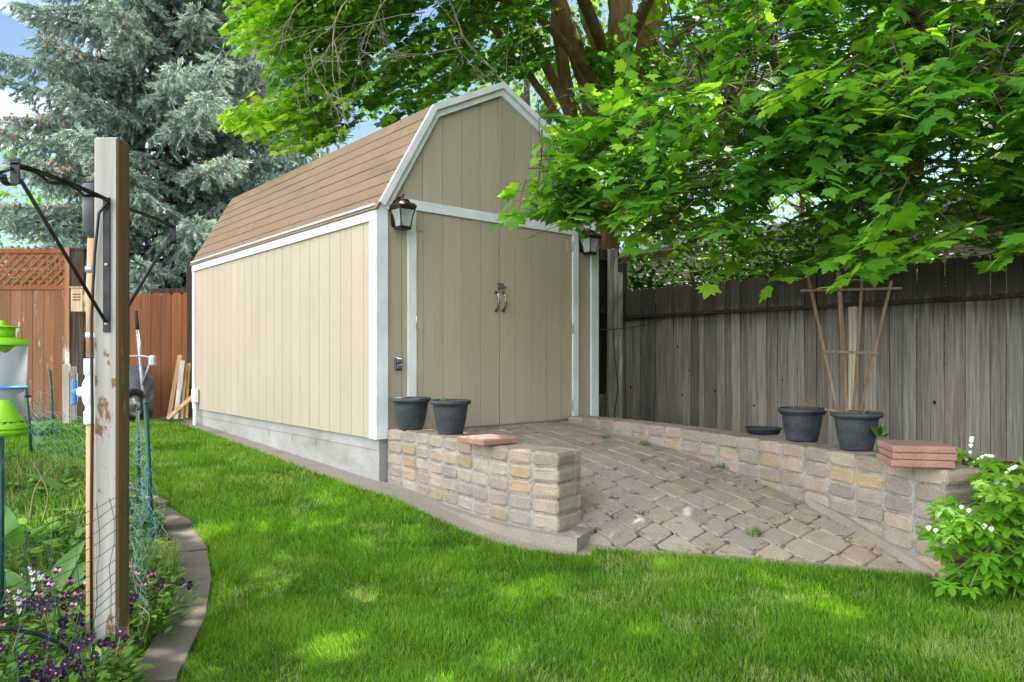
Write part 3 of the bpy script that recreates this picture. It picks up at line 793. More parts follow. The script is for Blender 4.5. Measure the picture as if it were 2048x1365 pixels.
# ================================================================== GREY FENCE (right)
FU=5.24
def wcol(lo=.7,hi=1.15): 
    j=random.uniform(lo,hi); t=random.uniform(-.05,.05); return (j*(1+t),j,j*(1-t))
gf=empty('board_fence',SHED_O,SHED_R); tag(gf,'tall weathered grey board fence behind the right block wall','fence')
mb=MB(); v=1.80; i=0
while v>-6.5:
    w=random.choice((.138,.138,.138,.14,.136,.09,.19,.142)); du=random.uniform(-.004,.004); zt=2.08+random.uniform(-.015,.015)
    if random.random()<.09: w=.136; zt+=random.uniform(-.03,.03)
    a,b=v-w+.003,v-.003; c=.032
    mb.cur=wcol(.68,1.38)
    tilt=R(random.uniform(-.25,.25))
    Mx=Matrix.Translation((FU+du,0,0))@Matrix.Rotation(tilt,4,'X')
    poly=[(a,-.2),(b,-.2),(b,zt-c),(b-c,zt),(a+c,zt),(a,zt-c)]
    mb.add([(0,p[0],p[1]) for p in poly]+[(.018,p[0],p[1]) for p in poly],[list(range(6)),list(range(11,5,-1))]+[[k,k+6,(k+1)%6+6,(k+1)%6] for k in range(6)],Mx)
    v-=w; i+=1
mb.cur=(.10,.09,.08)
for k in range(16):
    v=random.uniform(-4.5,1.7); z=random.uniform(.4,1.6); mb.lathe([(0,.0),(random.uniform(.006,.016),.0)],10,Matrix.Translation((FU-.0065,v,z))@Matrix.Rotation(-math.pi/2,4,'Y')@Matrix.Diagonal((1.6,1,1,1)))
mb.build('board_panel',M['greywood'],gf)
mb=MB()
for v0,v1 in ((1.95,-.62),(-.625,-3.05),(-3.055,-6.5)):
    mb.cur=(.42,.36,.30); dz=random.uniform(-.008,.008); mb.box((FU-.075,v1,1.645+dz),(FU-.006,v0,1.688+dz))
mb.build('rail',M['greywood'],gf)
V,T,C=[],[],[]
for k in range(700):
    v=random.uniform(-5,1.8); b=Vector((FU-.04+random.uniform(-.03,.03),v,1.69)); d=Vector((random.uniform(-1,1),random.uniform(-1,1),random.uniform(0,.5)))*.018; s=Vector((random.uniform(-1,1),random.uniform(-1,1),.3))*.008
    n=len(V); V+=[tuple(b-s),tuple(b+s),tuple(b+d)]; T.append((n,n+1,n+2))
tag(npmesh('rail_debris',V,T,M['dirt'],gf),kind='stuff')
mb=MB(); mb.cur=(.9,.9,.9); mb.box((FU-.05,1.815,-.2),(FU+.05,1.925,2.48)); mb.build('post',M['greywood'],gf)
mb=MB(); mb.cur=(1.5,1.45,1.3); mb.box((FU-.062,-1.66,-.2),(FU-.006,-1.57,1.64)); mb.build('post',M['lightwood'],gf)
mb=MB(); mb.box((FU-.034,-6.5,-.2),(FU-.008,-2.2,.03)); mb.build('kickboard',M['darkwood'],gf)
# dark gate between shed and fence
dg=empty('dark_gate',SHED_O,SHED_R); tag(dg,'dark old board gate in the gap between the shed and the grey fence','gate')
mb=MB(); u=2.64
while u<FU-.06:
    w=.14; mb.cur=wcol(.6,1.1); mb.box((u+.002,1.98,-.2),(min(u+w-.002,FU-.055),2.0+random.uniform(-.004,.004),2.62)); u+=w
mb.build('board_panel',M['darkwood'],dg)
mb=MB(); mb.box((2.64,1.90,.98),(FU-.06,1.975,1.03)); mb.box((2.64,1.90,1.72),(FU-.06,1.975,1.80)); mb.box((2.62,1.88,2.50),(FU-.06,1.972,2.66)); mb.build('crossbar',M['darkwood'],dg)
# lumber standing in the gap
for k,(px,D0,wd,tz,lab) in enumerate(((1221,9.6,.055,2.50,'long bleached board standing upright nearest the shed corner'),(1232,9.7,.05,2.52,'long bleached board standing upright between two others by the fence end'),(1240,9.85,.052,2.22,'shorter bleached board standing upright against the grey fence post'))):
    w=W(px,700,D0); o=empty('lumber_board',(w.x,w.y,zgf(w.x,w.y)),SHED_R+R(4*k)); tag(o,lab,'board','boards standing in the gap by the shed')
    mb=MB(); mb.cur=wcol(.85,1.1); tl=Matrix.Rotation(R(random.uniform(-.6,.6)),4,'Y'); mb.box((-wd,-.02,0),(wd*.2,.02,tz-zgf(w.x,w.y)),tl); mb.build('plank',M['lightwood'],o)
    mb=MB(); mb.cur=(.8,.8,.8); mb.box((wd*.2+.002,-.02,0),(wd*.55,.016,tz-zgf(w.x,w.y)-.004),tl); mb.build('edge_strip',M['lightwood'],o)
w=W(1200,770,9.9); o=empty('plywood_offcut',(w.x,w.y,zgf(w.x,w.y)),SHED_R); tag(o,'grey plywood offcut leaning low in the dark gap beside the shed','board')
mb=MB(); mb.cur=(.55,.5,.42); mb.prism([(-.22,0),(.20,0),(.20,.66),(-.22,.68)],-.01,.01); mb.build('sheet',M['lightwood'],o)
mb=MB(); A=W(1188,660,8.0); B=W(1340,634,9.9); pts=[A.lerp(B,k/12)-Vector((0,0,.05*math.sin(math.pi*k/12))) for k in range(13)]
mb.tube(pts,.006,6)
o=mb.build('cable',M['tube']); tag(o,'thin black cable sagging from the shed corner to the fence rail','cable')
mb=MB(); pts=[W(1226,655,9.3),W(1230,720,9.3),W(1236,775,9.3),W(1233,800,9.3),W(1228,838,9.3)]; mb.tube(pts,.006,6)
o=mb.build('dangling_cable',M['tube']); tag(o,'black cable hanging down over the bleached boards','cable')

# ================================================================== ORANGE FENCE (back left)
FY=10.5
def back_fence(name,label,x0,x1,zt,mat,round_top=True,w0=.14,lattice=None):
    o=empty(name,(0,FY,0)); tag(o,label,'fence'); mb=MB(); x=x0
    while x<x1-.02:
        w=min(w0,x1-x); mb.cur=wcol(.75,1.15); z=zt+random.uniform(-.012,.012); a,b=x+.003,x+w-.003
        top=[(b,z-.04),(b-.02,z-.012),((a+b)/2,z),(a+.02,z-.012),(a,z-.04)] if round_top else [(b,z),(a,z)]
        mb.prism([(a,.1),(b,.1)]+top,random.uniform(-.003,.003),.02); x+=w
    mb.build('board_panel',mat,o); return o
X=lambda px,D=FY:(px-CX)/F*D
f1=back_fence('stained_fence','bright orange stained fence with rounded board tops beside the shed back corner',X(176),X(378),2.0,M['orange'],w0=.152)
mb=MB(); mb.cur=(.8,.7,.6); mb.box((X(176),.021,1.55),(X(378),.06,1.64)); mb.box((X(300),.062,2.0),(X(378),.1,2.07)); mb.build('rail',M['darkwood'],f1)
f2=back_fence('lattice_fence','peeling reddish board fence topped with diagonal lattice at the far left',X(-220),X(131),2.07,M['peelfence'],round_top=True,w0=.16)
mb=MB(); mb.cur=(1.25,1.1,1)
z0,z1=2.09,2.57; x0,x1=X(-220),X(131); 
s=x0-.5
while s<x1:
    for sg in (1,-1):
        a=Vector((s,0,z0)); b=Vector((s+(z1-z0),0,z1)); 
        if sg<0: a,b=Vector((s,0,z1)),Vector((s+(z1-z0),0,z0))
        if b.x>x1:
            k=(x1-a.x)/(b.x-a.x); b=a.lerp(b,k)
        if (b-a).length<.05: continue
        d=(b-a).normalized(); n=Vector((-d.z,0,d.x))*.019; yo=.004 if sg>0 else .013
        mb.add([tuple(p+Vector((0,yo+q,0))) for q in (0,.008) for p in (a+n,b+n,b-n,a-n)],[(0,1,2,3),(7,6,5,4),(0,4,5,1),(1,5,6,2),(2,6,7,3),(3,7,4,0)])
    s+=.125
mb.build('lattice',M['orange'],f2)
mb=MB(); mb.cur=(1.1,1,.95); mb.box((x0,-.012,2.575),(x1+.05,.035,2.64)); mb.box((x0,-.014,2.045),(x1,.03,2.10)); mb.build('rail',M['orange'],f2)
mb=MB(); mb.cur=(1.5,1.5,1.5); mb.box((X(132),-.03,.1),(X(141),.03,2.66)); mb.build('post',M['peelfence'],f2)
for px,wd,zt,dd,lab in ((158,.105,2.62,.06,'thick dark weathered post between the lattice fence and the stained fence'),(383,.05,2.46,-.1,'dark weathered post at the back corner of the shed')):
    o=empty('fence_post',(X(px,FY+dd),FY+dd,0)); tag(o,lab,'post'); mb=MB(); mb.cur=wcol(.8,1.2); mb.cbox((wd,.06,zt/2),.012,Matrix.Translation((0,0,zt/2)),.004); mb.build('post_shaft',M['darkwood'],o)
    mb=MB(); mb.cbox((wd+.004,.064,.02),.006,Matrix.Translation((0,0,zt+.018))); mb.cur=(.8,.8,.8); mb.build('cap',M['darkwood'],o)
# nest box on the dark post
o=empty('nest_box',(X(159,10.36),10.36,0)); tag(o,'small pale wooden nest box fixed to the thick dark post','nest box')
mb=MB(); mb.cbox((.085,.07,.17),.006,Matrix.Translation((0,0,1.88))); mb.build('box_body',M['palewood'],o)
mb=MB()
for z in (1.88,1.92,1.96): mb.box((-.055,-.0735,z-.009),(.055,-.0705,z+.009))
mb.build('entry_slots',M['orange'],o)
mb=MB(); mb.box((-.095,-.09,2.052),(.095,.075,2.068)); mb.build('lid',M['palewood'],o)
# grey stakes by the post
for px,pt,pb,lab in ((133,706,862,'pale grey wooden stake standing left of its darker twin before the dark post'),(148,712,838,'shorter darker grey stake standing right of the pale stake')):
    D=9.6 if px<140 else 9.9; zt=CAMZ+(HY-pt)/F*D; o=empty('wooden_stake',(X(px,D),D,zgf(0,D))); tag(o,lab,'stake'); mb=MB(); mb.cur=wcol(.9,1.15) if px<140 else (.6,.6,.6)  # right stake gets a darker grey tint
    mb.cbox((.045 if px<140 else .03,.02,zt/2),.004,Matrix.Translation((0,0,zt/2-.03)),.002); mb.build('shaft',M['lightwood'],o)
    mb=MB(); mb.cur=(.8,.8,.8); mb.box((.05 if px<140 else .032,-.012,0),(.062 if px<140 else .045,.012,zt-.12)); mb.build('batten',M['lightwood'],o)
# leaning lumber by the shed back corner
for a,b,D,wd,lab,cc in (((338,838),(360,712),10.1,.028,'greyish pink stake leaning leftmost in the bundle by the shed back corner',(.75,.62,.55)),((352,838),(366,722),10.0,.032,'white stake leaning second in the bundle by the shed back corner',(1.1,1.1,1.1)),((362,838),(371,728),10.05,.03,'pale stake leaning third in the bundle by the shed back corner',(.95,.88,.78)),((371,836),(377,728),10.1,.026,'yellowish stake leaning closest to the shed in the bundle',(1.05,.85,.5)),((335,838),(392,788),9.75,.026,'short pinkish stick propped slantwise against the shed back corner',(.85,.7,.6))):
    A,B=W(*a,D-.12),W(*b,D); o=empty('leaning_stake',(A.x,A.y,0)); tag(o,lab,'stake','stakes leaning by the shed back corner')
    off=Vector((A.x,A.y,0)); mb=bar(A-off,B-off,wd,.014); mb.c=[cc]*len(mb.c); mb.build('shaft',M['palewood'] if cc[2]<.8 else M['lightwood'],o)
    d=(B-A).normalized()
    mb=bar(B-off-d*.004,B-off+d*.012,wd*.8,.011); mb.c=[(.7,.6,.5)]*len(mb.c); mb.build('cut_end',M['palewood'],o)

# ================================================================== WHEELBARROW
wb=empty('wheelbarrow',(X(268,9.9),9.9,zgf(0,9.9))); tag(wb,'grey wheelbarrow tipped up on its nose against the orange fence','wheelbarrow')
def WB(px,py,dd=0): w=W(px,py,9.9+dd); return Vector((w.x-wb.location.x,w.y-wb.location.y,w.z-wb.location.z))
mb=MB(); bm_p=[]
# tray: a shallow pan standing on edge, open side to the fence
def tray():
    cx,cz=WB(252,0).x,0
    z0,z1=.28,1.06; prof=[(0.0,.30,.62),(.10,.33,.66),(.20,.36,.70)]
    vs=[];n=24
    for k,(dy,hx,hz) in enumerate(((-.10,.20,.26),(-.06,.25,.32),(.10,.31,.40),(.12,.325,.415))):
        for j in range(n):
            w=2*math.pi*j/n; ex=lambda c:math.copysign(abs(c)**.55,c)
            vs.append((cx+hx*ex(math.cos(w)),dy,.66+hz*ex(math.sin(w))))
    fs=[list(range(n))]
    for r in range(3):
        for j in range(n): fs.append([r*n+j,r*n+(j+1)%n,(r+1)*n+(j+1)%n,(r+1)*n+j])
    m=MB(); m.smooth=True; m.add(vs,fs); return m
tray().build('tray',M['tray'],wb)
mb=MB(); wm=Matrix.Translation(WB(266,812,-.20))@Matrix.Rotation(math.pi/2,4,'Y')@Matrix.Rotation(.0,4,'X')
wm=Matrix.Translation(WB(267,808,-.22))@Matrix.Rotation(R(68),4,'Z')@Matrix.Rotation(math.pi/2,4,'X')
mb.lathe([(.12,-.03),(.17,-.045),(.20,-.03),(.207,0),(.20,.03),(.17,.045),(.12,.03),(.12,-.03)],32,wm); wh=mb.build('wheel',M['rubber'],wb)
mb=MB(); mb.lathe([(0,-.035),(.03,-.035),(.035,-.012),(.118,-.02),(.118,.02),(.035,.012),(.03,.035),(0,.035)],24,wm); mb.build('rim',M['galv'],wh)
for px0,px1 in ((291,275),(252,238)):
    A,B=WB(px0,840,-.12),WB(px1,660,-.02); mb=MB(); mb.tube([A,A.lerp(B,.5),B],.022,10); h=mb.build('handle',M['galv'],wb)
    C=B+(B-A).normalized()*.26; mb=MB(); mb.tube([B,C],.025,10); mb.build('grip',M['rubber'],h)
mb=MB(); mb.tube([WB(240,714,-.14),WB(285,712,-.16),WB(302,716,-.26)],.012,8); mb.tube([WB(285,770,-.12),WB(302,722,-.26)],.016,8); mb.build('leg',M['galv'],wb)
mb=MB(); mb.cbox((.05,.035,.075),.02,Matrix.Translation(WB(305,722,-.27))); mb.build('foot',M['galv'],wb)
# ================================================================== FOREGROUND POST, HANGERS, IRRIGATION
PX0,PX1,PY0,PY1=-1.580,-1.489,2.72,2.81; PT=1.892; PB=-.16
po=empty('timber_post',((PX0+PX1)/2,(PY0+PY1)/2,0)); tag(po,'square timber post with peeling brown paint standing in the flower bed','post')
ox,oy=po.location.x,po.location.y
mb=MB(); mb.cbox(((PX1-PX0)/2,(PY1-PY0)/2,(PT-PB)/2),.007,Matrix.Translation((0,0,(PT+PB)/2)),.001); shaft=mb.build('shaft',M['post'],po)
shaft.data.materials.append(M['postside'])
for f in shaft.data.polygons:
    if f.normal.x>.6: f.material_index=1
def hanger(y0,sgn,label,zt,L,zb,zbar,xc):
    h=empty('plant_hanger',(xc,y0,0)); tag(h,label,'bracket','plant hanger brackets on the post')
    s=sgn
    mb=MB(); mb.box((-.0125,min(0,s*.006),zbar),(.0125,max(0,s*.006),zt)); b=mb.build('wall_bar',M['blackmetal'],h)
    mb=MB()
    for z in (zt-.03,zbar+.03,(zt+zbar)/2): mb.lathe([(0,.004),(.006,.003),(.008,0)],10,Matrix.Translation((0,s*.006,z))@Matrix.Rotation(math.pi/2*(1 if s<0 else -1),4,'X'))
    mb.build('screw',M['galv'],b)
    mb=MB()
    n=14; vs=[]
    for k in range(n+1):
        t=k/n; y=s*(.006+L*t); z=zt-.004+.006*math.sin(t*math.pi); vs+=[(-.0125,y,z-.006),(.0125,y,z-.006),(.0125,y,z+.0),(-.0125,y,z+.0)]
    fs=[(0,1,2,3),(4*n,4*n+3,4*n+2,4*n+1)]
    for k in range(n):
        q=4*k; fs+=[(q+j,q+(j+1)%4,q+4+(j+1)%4,q+4+j) for j in range(4)]
    mb.add(vs,fs); mb.build('arm',M['blackmetal'],h)
    mb=MB(); mb.tube([(0,s*.012,zb),(0,s*(L-.02),zt-.05)],.0065,8); mb.build('brace',M['blackmetal'],h)
    mb=MB(); mb.box((-.014,min(s*L,s*(L+.006)),zt-.07),(.014,max(s*L,s*(L+.006)),zt+.008)); e=mb.build('end_plate',M['blackmetal'],h)
    mb=MB(); pts=[(0,s*(L+.004),zt-.055)]+[(0,s*(L+.03-.026*math.cos(w)),zt-.058-.02*math.sin(w)) for w in np.linspace(0,math.pi*1.1,8)]
    for a,c in zip(pts,pts[1:]):
        mb.add([(-.012,a[1],a[2]),(.012,a[1],a[2]),(.012,c[1],c[2]),(-.012,c[1],c[2]),(-.012,a[1],a[2]-.003),(.012,a[1],a[2]-.003),(.012,c[1],c[2]-.003),(-.012,c[1],c[2]-.003)],[(0,1,2,3),(4,7,6,5),(0,4,5,1),(3,2,6,7),(0,3,7,4),(1,5,6,2)])
    mb.build('hook',M['blackmetal'],e)
    return h
hanger(PY0-.001,-1,'black hanger bracket on the near face of the timber post, arm wrapped with tubing',1.662,.50,1.195,1.155,-1.528)
hanger(PY1+.001,1,'black hanger bracket on the far face of the timber post, silvery brace',1.655,.43,1.22,1.18,-1.528)
mb=MB(); L=[]
for k in range(31):
    t=k/30; w=t*16; L.append((-1.528+.012*math.cos(w),PY0-.012-.49*t,1.645+.008*math.sin(w)))
pts=[(-1.578,PY0-.015,-.10),(-1.577,PY0-.02,.4),(-1.574,PY0-.018,.85),(-1.579,PY0-.016,1.2),(-1.566,PY0-.016,1.45),(-1.548,PY0-.02,1.60)]+L+[(-1.53,PY0-.55,1.62),(-1.56,PY0-.64,1.57)]
mb.tube(pts,.0055,6); o=mb.build('drip_tube',M['tube']); tag(o,'thin black drip tube running up the timber post and along its hanger arm','tube')
# stand pipe
sp=empty('irrigation_pipe',(-1.632,2.80,0)); tag(sp,'tan irrigation stand pipe with black filter and white blue-handled valve beside the post','pipe')
mb=MB(); mb.tube([(.0,0,-.16),(0,0,.30),(.0,0,.80)],.021,16); mb.build('pipe',M['pvc_tan'],sp)
mb=MB(); mb.tube([(.0,0,1.06),(0,0,1.30),(.006,0,1.52)],.021,16); mb.build('pipe',M['pvc_tan'],sp)
mb=MB(); mb.lathe([(0,.80),(.027,.80),(.029,.805),(.029,.85),(.024,.855),(.024,.87),(.033,.89),(.036,.925),(.033,.96),(.024,.98),(.024,.99),(.029,.995),(.029,1.05),(.027,1.055),(0,1.055)],20); mb.tube([(-.02,0,.925),(-.05,0,.925)],.020,14); va=mb.build('valve',M['pvc'],sp)
mb=MB(); mb.tube([(-.05,0,.925),(-.072,0,.925)],.017,12); mb.cbox((.008,.012,.05),.005,Matrix.Translation((-.07,-.0,.925))); mb.build('handle',M['blueplastic'],va)
fz=lambda z:1.535+(z-1.515)*.70
mb=MB(); mb.lathe([(r_,fz(z_)) for r_,z_ in ((.0,1.515),(.020,1.515),(.022,1.53),(.031,1.54),(.033,1.69),(.034,1.72),(.038,1.725),(.038,1.765),(.034,1.775),(.033,1.79),(.026,1.797),(0,1.797))],24); mb.build('filter_housing',M['greyplastic'],sp)
mb=MB()
for k in range(16): mb.box((.036,-.002,fz(1.73)),(.0395,.002,fz(1.762)),Matrix.Rotation(k*math.pi/8,4,'Z'))
mb.build('cap_ribs',M['greyplastic'],sp)
mb=MB()
for z in (1.40,): mb.lathe([(.0225,z-.012),(.0245,z-.012),(.0245,z+.012),(.0225,z+.012)],16)
mb.build('pipe_clamp',M['galv'],sp)
mb=MB(); mb.lathe([(.0225,1.135),(.0235,1.135),(.0235,1.155),(.0225,1.155)],16); mb.build('white_band',M['pvc'],sp)
# wire mesh panel running from the post towards the camera
gfn=empty('garden_wire_fence',(-1.484,2.80,0)); tag(gfn,'bent green wire garden fence tied to the timber post, crossing the pansy bed','wire fence')
mb=MB()
def wob(y,z): return .018*math.sin(y*5+z*9)+.012*math.sin(y*11-z*4)
zs=[.545,.505]+[.455-.045*k for k in range(13)]
for i,z in enumerate(zs):
    pts=[(.002+wob(y,z)*min(1,-y*4+.05),y,z+.010*math.sin(y*7+i)-.02*math.sin(min(1,-y/1.1)*math.pi)) for y in np.linspace(0,-1.45,26)]
    mb.tube(pts,.0012,4,cap=False)
for k,y in enumerate(np.linspace(-.14,-1.40,12)):
    j=[random.uniform(-.012,.012) for _ in range(9)]
    pts=[(.002+wob(y,z)*min(1,-y*4+.05),y+j[q]+.02*math.sin(q*1.3+k),z) for q,z in enumerate(np.linspace(.54,-.12,9))]
    mb.tube(pts,.0012,4,cap=False)
mb.build('wire_mesh',M['wire'],gfn)
mb=MB(); mb.lathe([(0,.012),(.006,.01),(.009,0)],8,Matrix.Translation((.0,.0,.548))); mb.build('staple',M['galv'],gfn)
# green stakes and netting curving back round the bed
ST=[((-2.10,4.22),(292,808),'dark green metal stake leaning at the edging nearest the lawn'),((-2.74,5.30),(275,820),'dark green metal stake half wrapped in netting just right of the post'),((-4.93,7.4),(52,778),'green metal stake furthest left near the clear bottle'),((-5.85,9.2),(100,742),'green metal stake leaning in front of the lattice fence')]
tops=[]
for (x,y),(tx,ty),lab in ST:
    o=empty('metal_stake',(x,y,zgf(x,y))); tag(o,lab,'stake','green stakes round the flower bed')
    dd=y if y>5 else y+.05; T=W(tx,ty,dd)-o.location; tops.append((o.location.copy(),T+o.location))
    mb=MB(); mb.tube([(0,0,-.1),tuple(T*.5),tuple(T)],.013 if y<6 else .016,8); mb.build('shaft',M['greenmetal'],o)
    mb=MB(); mb.lathe([(0,.018),(.010,.014),(.014,0),(.0,0)],8,Matrix.Translation(T)); mb.build('tip',M['greenmetal'],o)
nt=empty('garden_netting',(-2.0,4,0)); tag(nt,'crumpled faded green chicken wire strung between the green stakes behind the post','netting')
def net(A0,A1,B0,B1,nu,nv,amp,rad,seed):
    rr=random.Random(seed); mb=MB(); off=Vector((-2.0,4,0)); P=[]
    for i in range(nu+1):
        col=[]
        for j in range(nv+1):
            s=i/nu; t=(j+(.5 if i%2 else 0))/nv; t=min(1,t)
            p=A0.lerp(B0,s).lerp(A1.lerp(B1,s),t)+Vector((rr.uniform(-1,1),rr.uniform(-1,1),rr.uniform(-.5,.5)))*amp*(0.15 if i in (0,nu) else 1)+Vector((.5*amp*math.sin(s*9+t*4),amp*math.cos(s*7),0))
            col.append(p-off)
        P.append(col)
    for i in range(nu):
        for j in range(nv+1):
            mb.tube([P[i][j],P[i+1][j]],rad,3,cap=False)
            jj=j+1 if i%2 else j-1
            if 0<=jj<=nv: mb.tube([P[i][j],P[i+1][jj]],rad,3,cap=False)
    return mb
pb,pt=Vector((-1.487,2.82,-.1)),Vector((-1.487,2.82,.50))
a0,a1=tops[0]; b0,b1=tops[1]; c0,c1=tops[2]; d0,d1=tops[3]
net(pb,pt,a0,a0.lerp(a1,.60),22,9,.035,.0011,1).build('net_panel',M['netting'],nt)
net(a0,a0.lerp(a1,.8),b0,b0.lerp(b1,.85),14,9,.05,.0012,2).build('net_panel',M['netting'],nt)
net(b0,b0.lerp(b1,.8),c0,c0.lerp(c1,.75),30,7,.03,.0013,3).build('net_panel',M['netting'],nt)
net(c0,c0.lerp(c1,.75),d0,d0.lerp(d1,.75),22,7,.03,.0015,4).build('net_panel',M['netting'],nt)
# black hose from the left edge to a stake
mb=MB(); A,B=W(-60,786,5.2),W(60,793,7.35); mb.tube([A,A.lerp(B,.5)+Vector((0,0,-.01)),B],.014,8); o=mb.build('hose',M['tube']); tag(o,'black hose reaching in from the left edge to a green stake','hose')
mb=MB(); mb.tube([W(-40,1257,2.3),W(20,1258,2.36),W(75,1268,2.42),W(115,1285,2.47),W(140,1305,2.5)],.007,6); o=mb.build('hose',M['tube']); tag(o,'dark grey hose arching through the pansies low at the left edge','hose')

# ================================================================== GREEN WASP TRAPS AND BOTTLE
def disc_lathe(mb,prof,n=28): mb.lathe(prof,n)
D1=2.6; w=W(4,660,D1); t1=empty('hanging_feeder',(w.x,w.y,0)); tag(t1,'lime green hanging feeder with a domed cap and wide drip tray','feeder')
zf=lambda py:CAMZ+(HY-py)/F*D1
mb=MB(); mb.lathe([(0,zf(641)),(.009,zf(642)),(.011,zf(646)),(.011,zf(651)),(.04,zf(653)),(.058,zf(654)),(.060,zf(655)),(.040,zf(656)),(0,zf(656))],28); mb.build('cap',M['lime'],t1)
mb=MB(); mb.lathe([(.041,zf(656)),(.041,zf(676)),(.03,zf(676))],28); mb.build('neck',M['lime'],t1)
mb=MB(); mb.lathe([(.0,zf(675)),(.05,zf(675.5)),(.075,zf(680)),(.083,zf(688)),(.083,zf(691)),(.072,zf(692)),(0,zf(692))],32); mb.build('tray',M['lime'],t1)
mb=MB(); mb.lathe([(.03,zf(692)),(.018,zf(700)),(.004,zf(706)),(0,zf(706))],16,Matrix.Translation((.012,0,0))); mb.build('funnel',M['lime'],t1)
mb=MB(); mb.lathe([(.009,zf(692)),(.009,zf(711)),(.003,zf(714)),(0,zf(714))],12,Matrix.Translation((-.0,-.02,0))); mb.build('sipper_tube',M['clearplastic'],t1)
for dx in (-.008,.022):
    mb=MB(); mb.tube([(dx,0,zf(655)),(dx+.001,-.15,1.62)],.0006,4); mb.build('line',M['netting'],t1)
D2=2.75; w=W(8,760,D2); t2=empty('wasp_trap',(w.x,w.y,0)); tag(t2,'lime green ribbed cone trap with dark insects on its base','trap')
zf2=lambda py:CAMZ+(HY-py)/F*D2
prof=[]
for k in range(14):
    s=k/13; r=.018+.042*s; z=zf2(801)+(zf2(842)-zf2(801))*s; prof+=[(r,z),(r+.0025,z-.001)]
mb=MB(); mb.lathe([(0,zf2(800.5))]+prof,28); mb.build('cone',M['lime'],t2)
mb=MB(); mb.lathe([(.058,zf2(842)),(.072,zf2(850)),(.075,zf2(856)),(.074,zf2(858)),(.0,zf2(858))],30); mb.build('collar',M['lime'],t2)
mb=MB(); mb.lathe([(.070,zf2(858.5)),(.072,zf2(864)),(.062,zf2(871)),(.03,zf2(873)),(0,zf2(873))],30); mb.build('base_cup',M['lime'],t2)
mb=MB()
for k in range(26):
    a=random.uniform(-2.8,.3); mb.lathe([(0,-.004),(.003,-.002),(.004,0),(.003,.003),(0,.004)],6,Matrix.Translation((.063*math.cos(a),.063*math.sin(a),zf2(849)+random.uniform(-.004,.012)))@Matrix.Rotation(random.random()*3,4,'X'))
o=mb.build('insects',M['darkwood'],t2); tag(o,kind='stuff')
D3=3.0; w=W(2,760,D3); t3=empty('clear_canister',(w.x,w.y,0)); tag(t3,'large translucent plastic canister with a blue band behind the green traps','canister')
zf3=lambda py:CAMZ+(HY-py)/F*D3
mb=MB(); mb.lathe([(.0,zf3(860)),(.082,zf3(860)),(.083,zf3(780)),(.088,zf3(775)),(.094,zf3(690)),(.092,zf3(690)),(.085,zf3(775)),(.080,zf3(782)),(.079,zf3(856)),(0,zf3(856))],32); mb.build('body',M['clearplastic'],t3)
mb=MB(); mb.lathe([(.0885,zf3(778)),(.091,zf3(778)),(.091,zf3(772)),(.0885,zf3(772))],32); mb.build('band',M['blueplastic'],t3)
mb=MB(); mb.lathe([(.095,zf3(690)),(.0965,zf3(690)),(.0965,zf3(687)),(.091,zf3(687)),(.091,zf3(690))],32); mb.build('rim',M['clearplastic'],t3)
mb=MB(); mb.tube([(0,0,zf3(859)),(0,0,zgf(w.x,w.y)-.05)],.012,8); mb.build('support_rod',M['greenmetal'],t3)

# ================================================================== EDGING SLABS
ED=[(-1.02,2.05),(-1.13,2.4),(-1.235,2.66),(-1.315,2.956),(-1.43,3.42),(-1.60,3.84),(-1.86,4.40),(-2.20,4.95),(-2.75,5.6),(-3.5,6.3),(-4.4,6.9),(-5.6,7.4),(-7.5,7.8)]
NE=15
EP,EL_=resample(ED,NE)
EQ=offset(EP,.168)
edge_len=EL_/NE
names=['first','second','third','fourth','fifth','sixth','seventh','eighth','ninth','tenth']
cnt=0
for i in range(1,NE):
    a,b=EP[i],EP[i+1]; c,d=EQ[i+1],EQ[i]
    g=.004; t=(b-a).normalized()*g; s=(c-d).normalized()*g
    m=(a+b+c+d)/4; z=zgf(m.x,m.y)
    o=empty('edging_slab',(m.x,m.y,z)); j=random.uniform(.9,1.1)
    vis=None
    mb=MB(); pol=[((p-m).x,(p-m).y) for p in (a+t,b-t,c-s,d+s)]; tl=random.uniform(-.006,.006)
    mb.slab(pol,-.08,.028+random.uniform(-.004,.004),.008,zf=lambda x,y:x*tl*2+y*tl)
    mb.build('slab',M['slab'],o)
    yy=m.y
    if i<=5: tag(o,f'brown concrete edging slab curving beside the pansies, {names[i-1]} counting back from the bottom of the picture','edging slab','edging slabs between lawn and flower bed')
    else: tag(o,'weathered concrete edging slab overgrown by weeds along the bed behind the post','edging slab','far edging slabs behind the post')
BED=[(p.x,p.y) for p in EQ]+[(-9,8),(-9,1),(-1.3,1)]
LAWN=[(p.x+.012,p.y) for p in EP]
strip_out=[S(p.x,p.y) for p in MO]
farc=S(-.3,5.0)
lawn_poly=[(p.x,p.y) for p in EP]+[(-7.6,9.3),(-5.2,10.2),(farc.x,farc.y)]+[(p.x,p.y) for p in strip_out]+[(S(u,VEDGE(u)-.045).x,S(u,VEDGE(u)-.045).y) for u in np.linspace(.15,1.12,12)]
lawn_poly+=[(2.25,3.80),(2.55,3.86),(3.4,3.75),(4.6,3.9),(4.6,.8),(-.9,.8)]
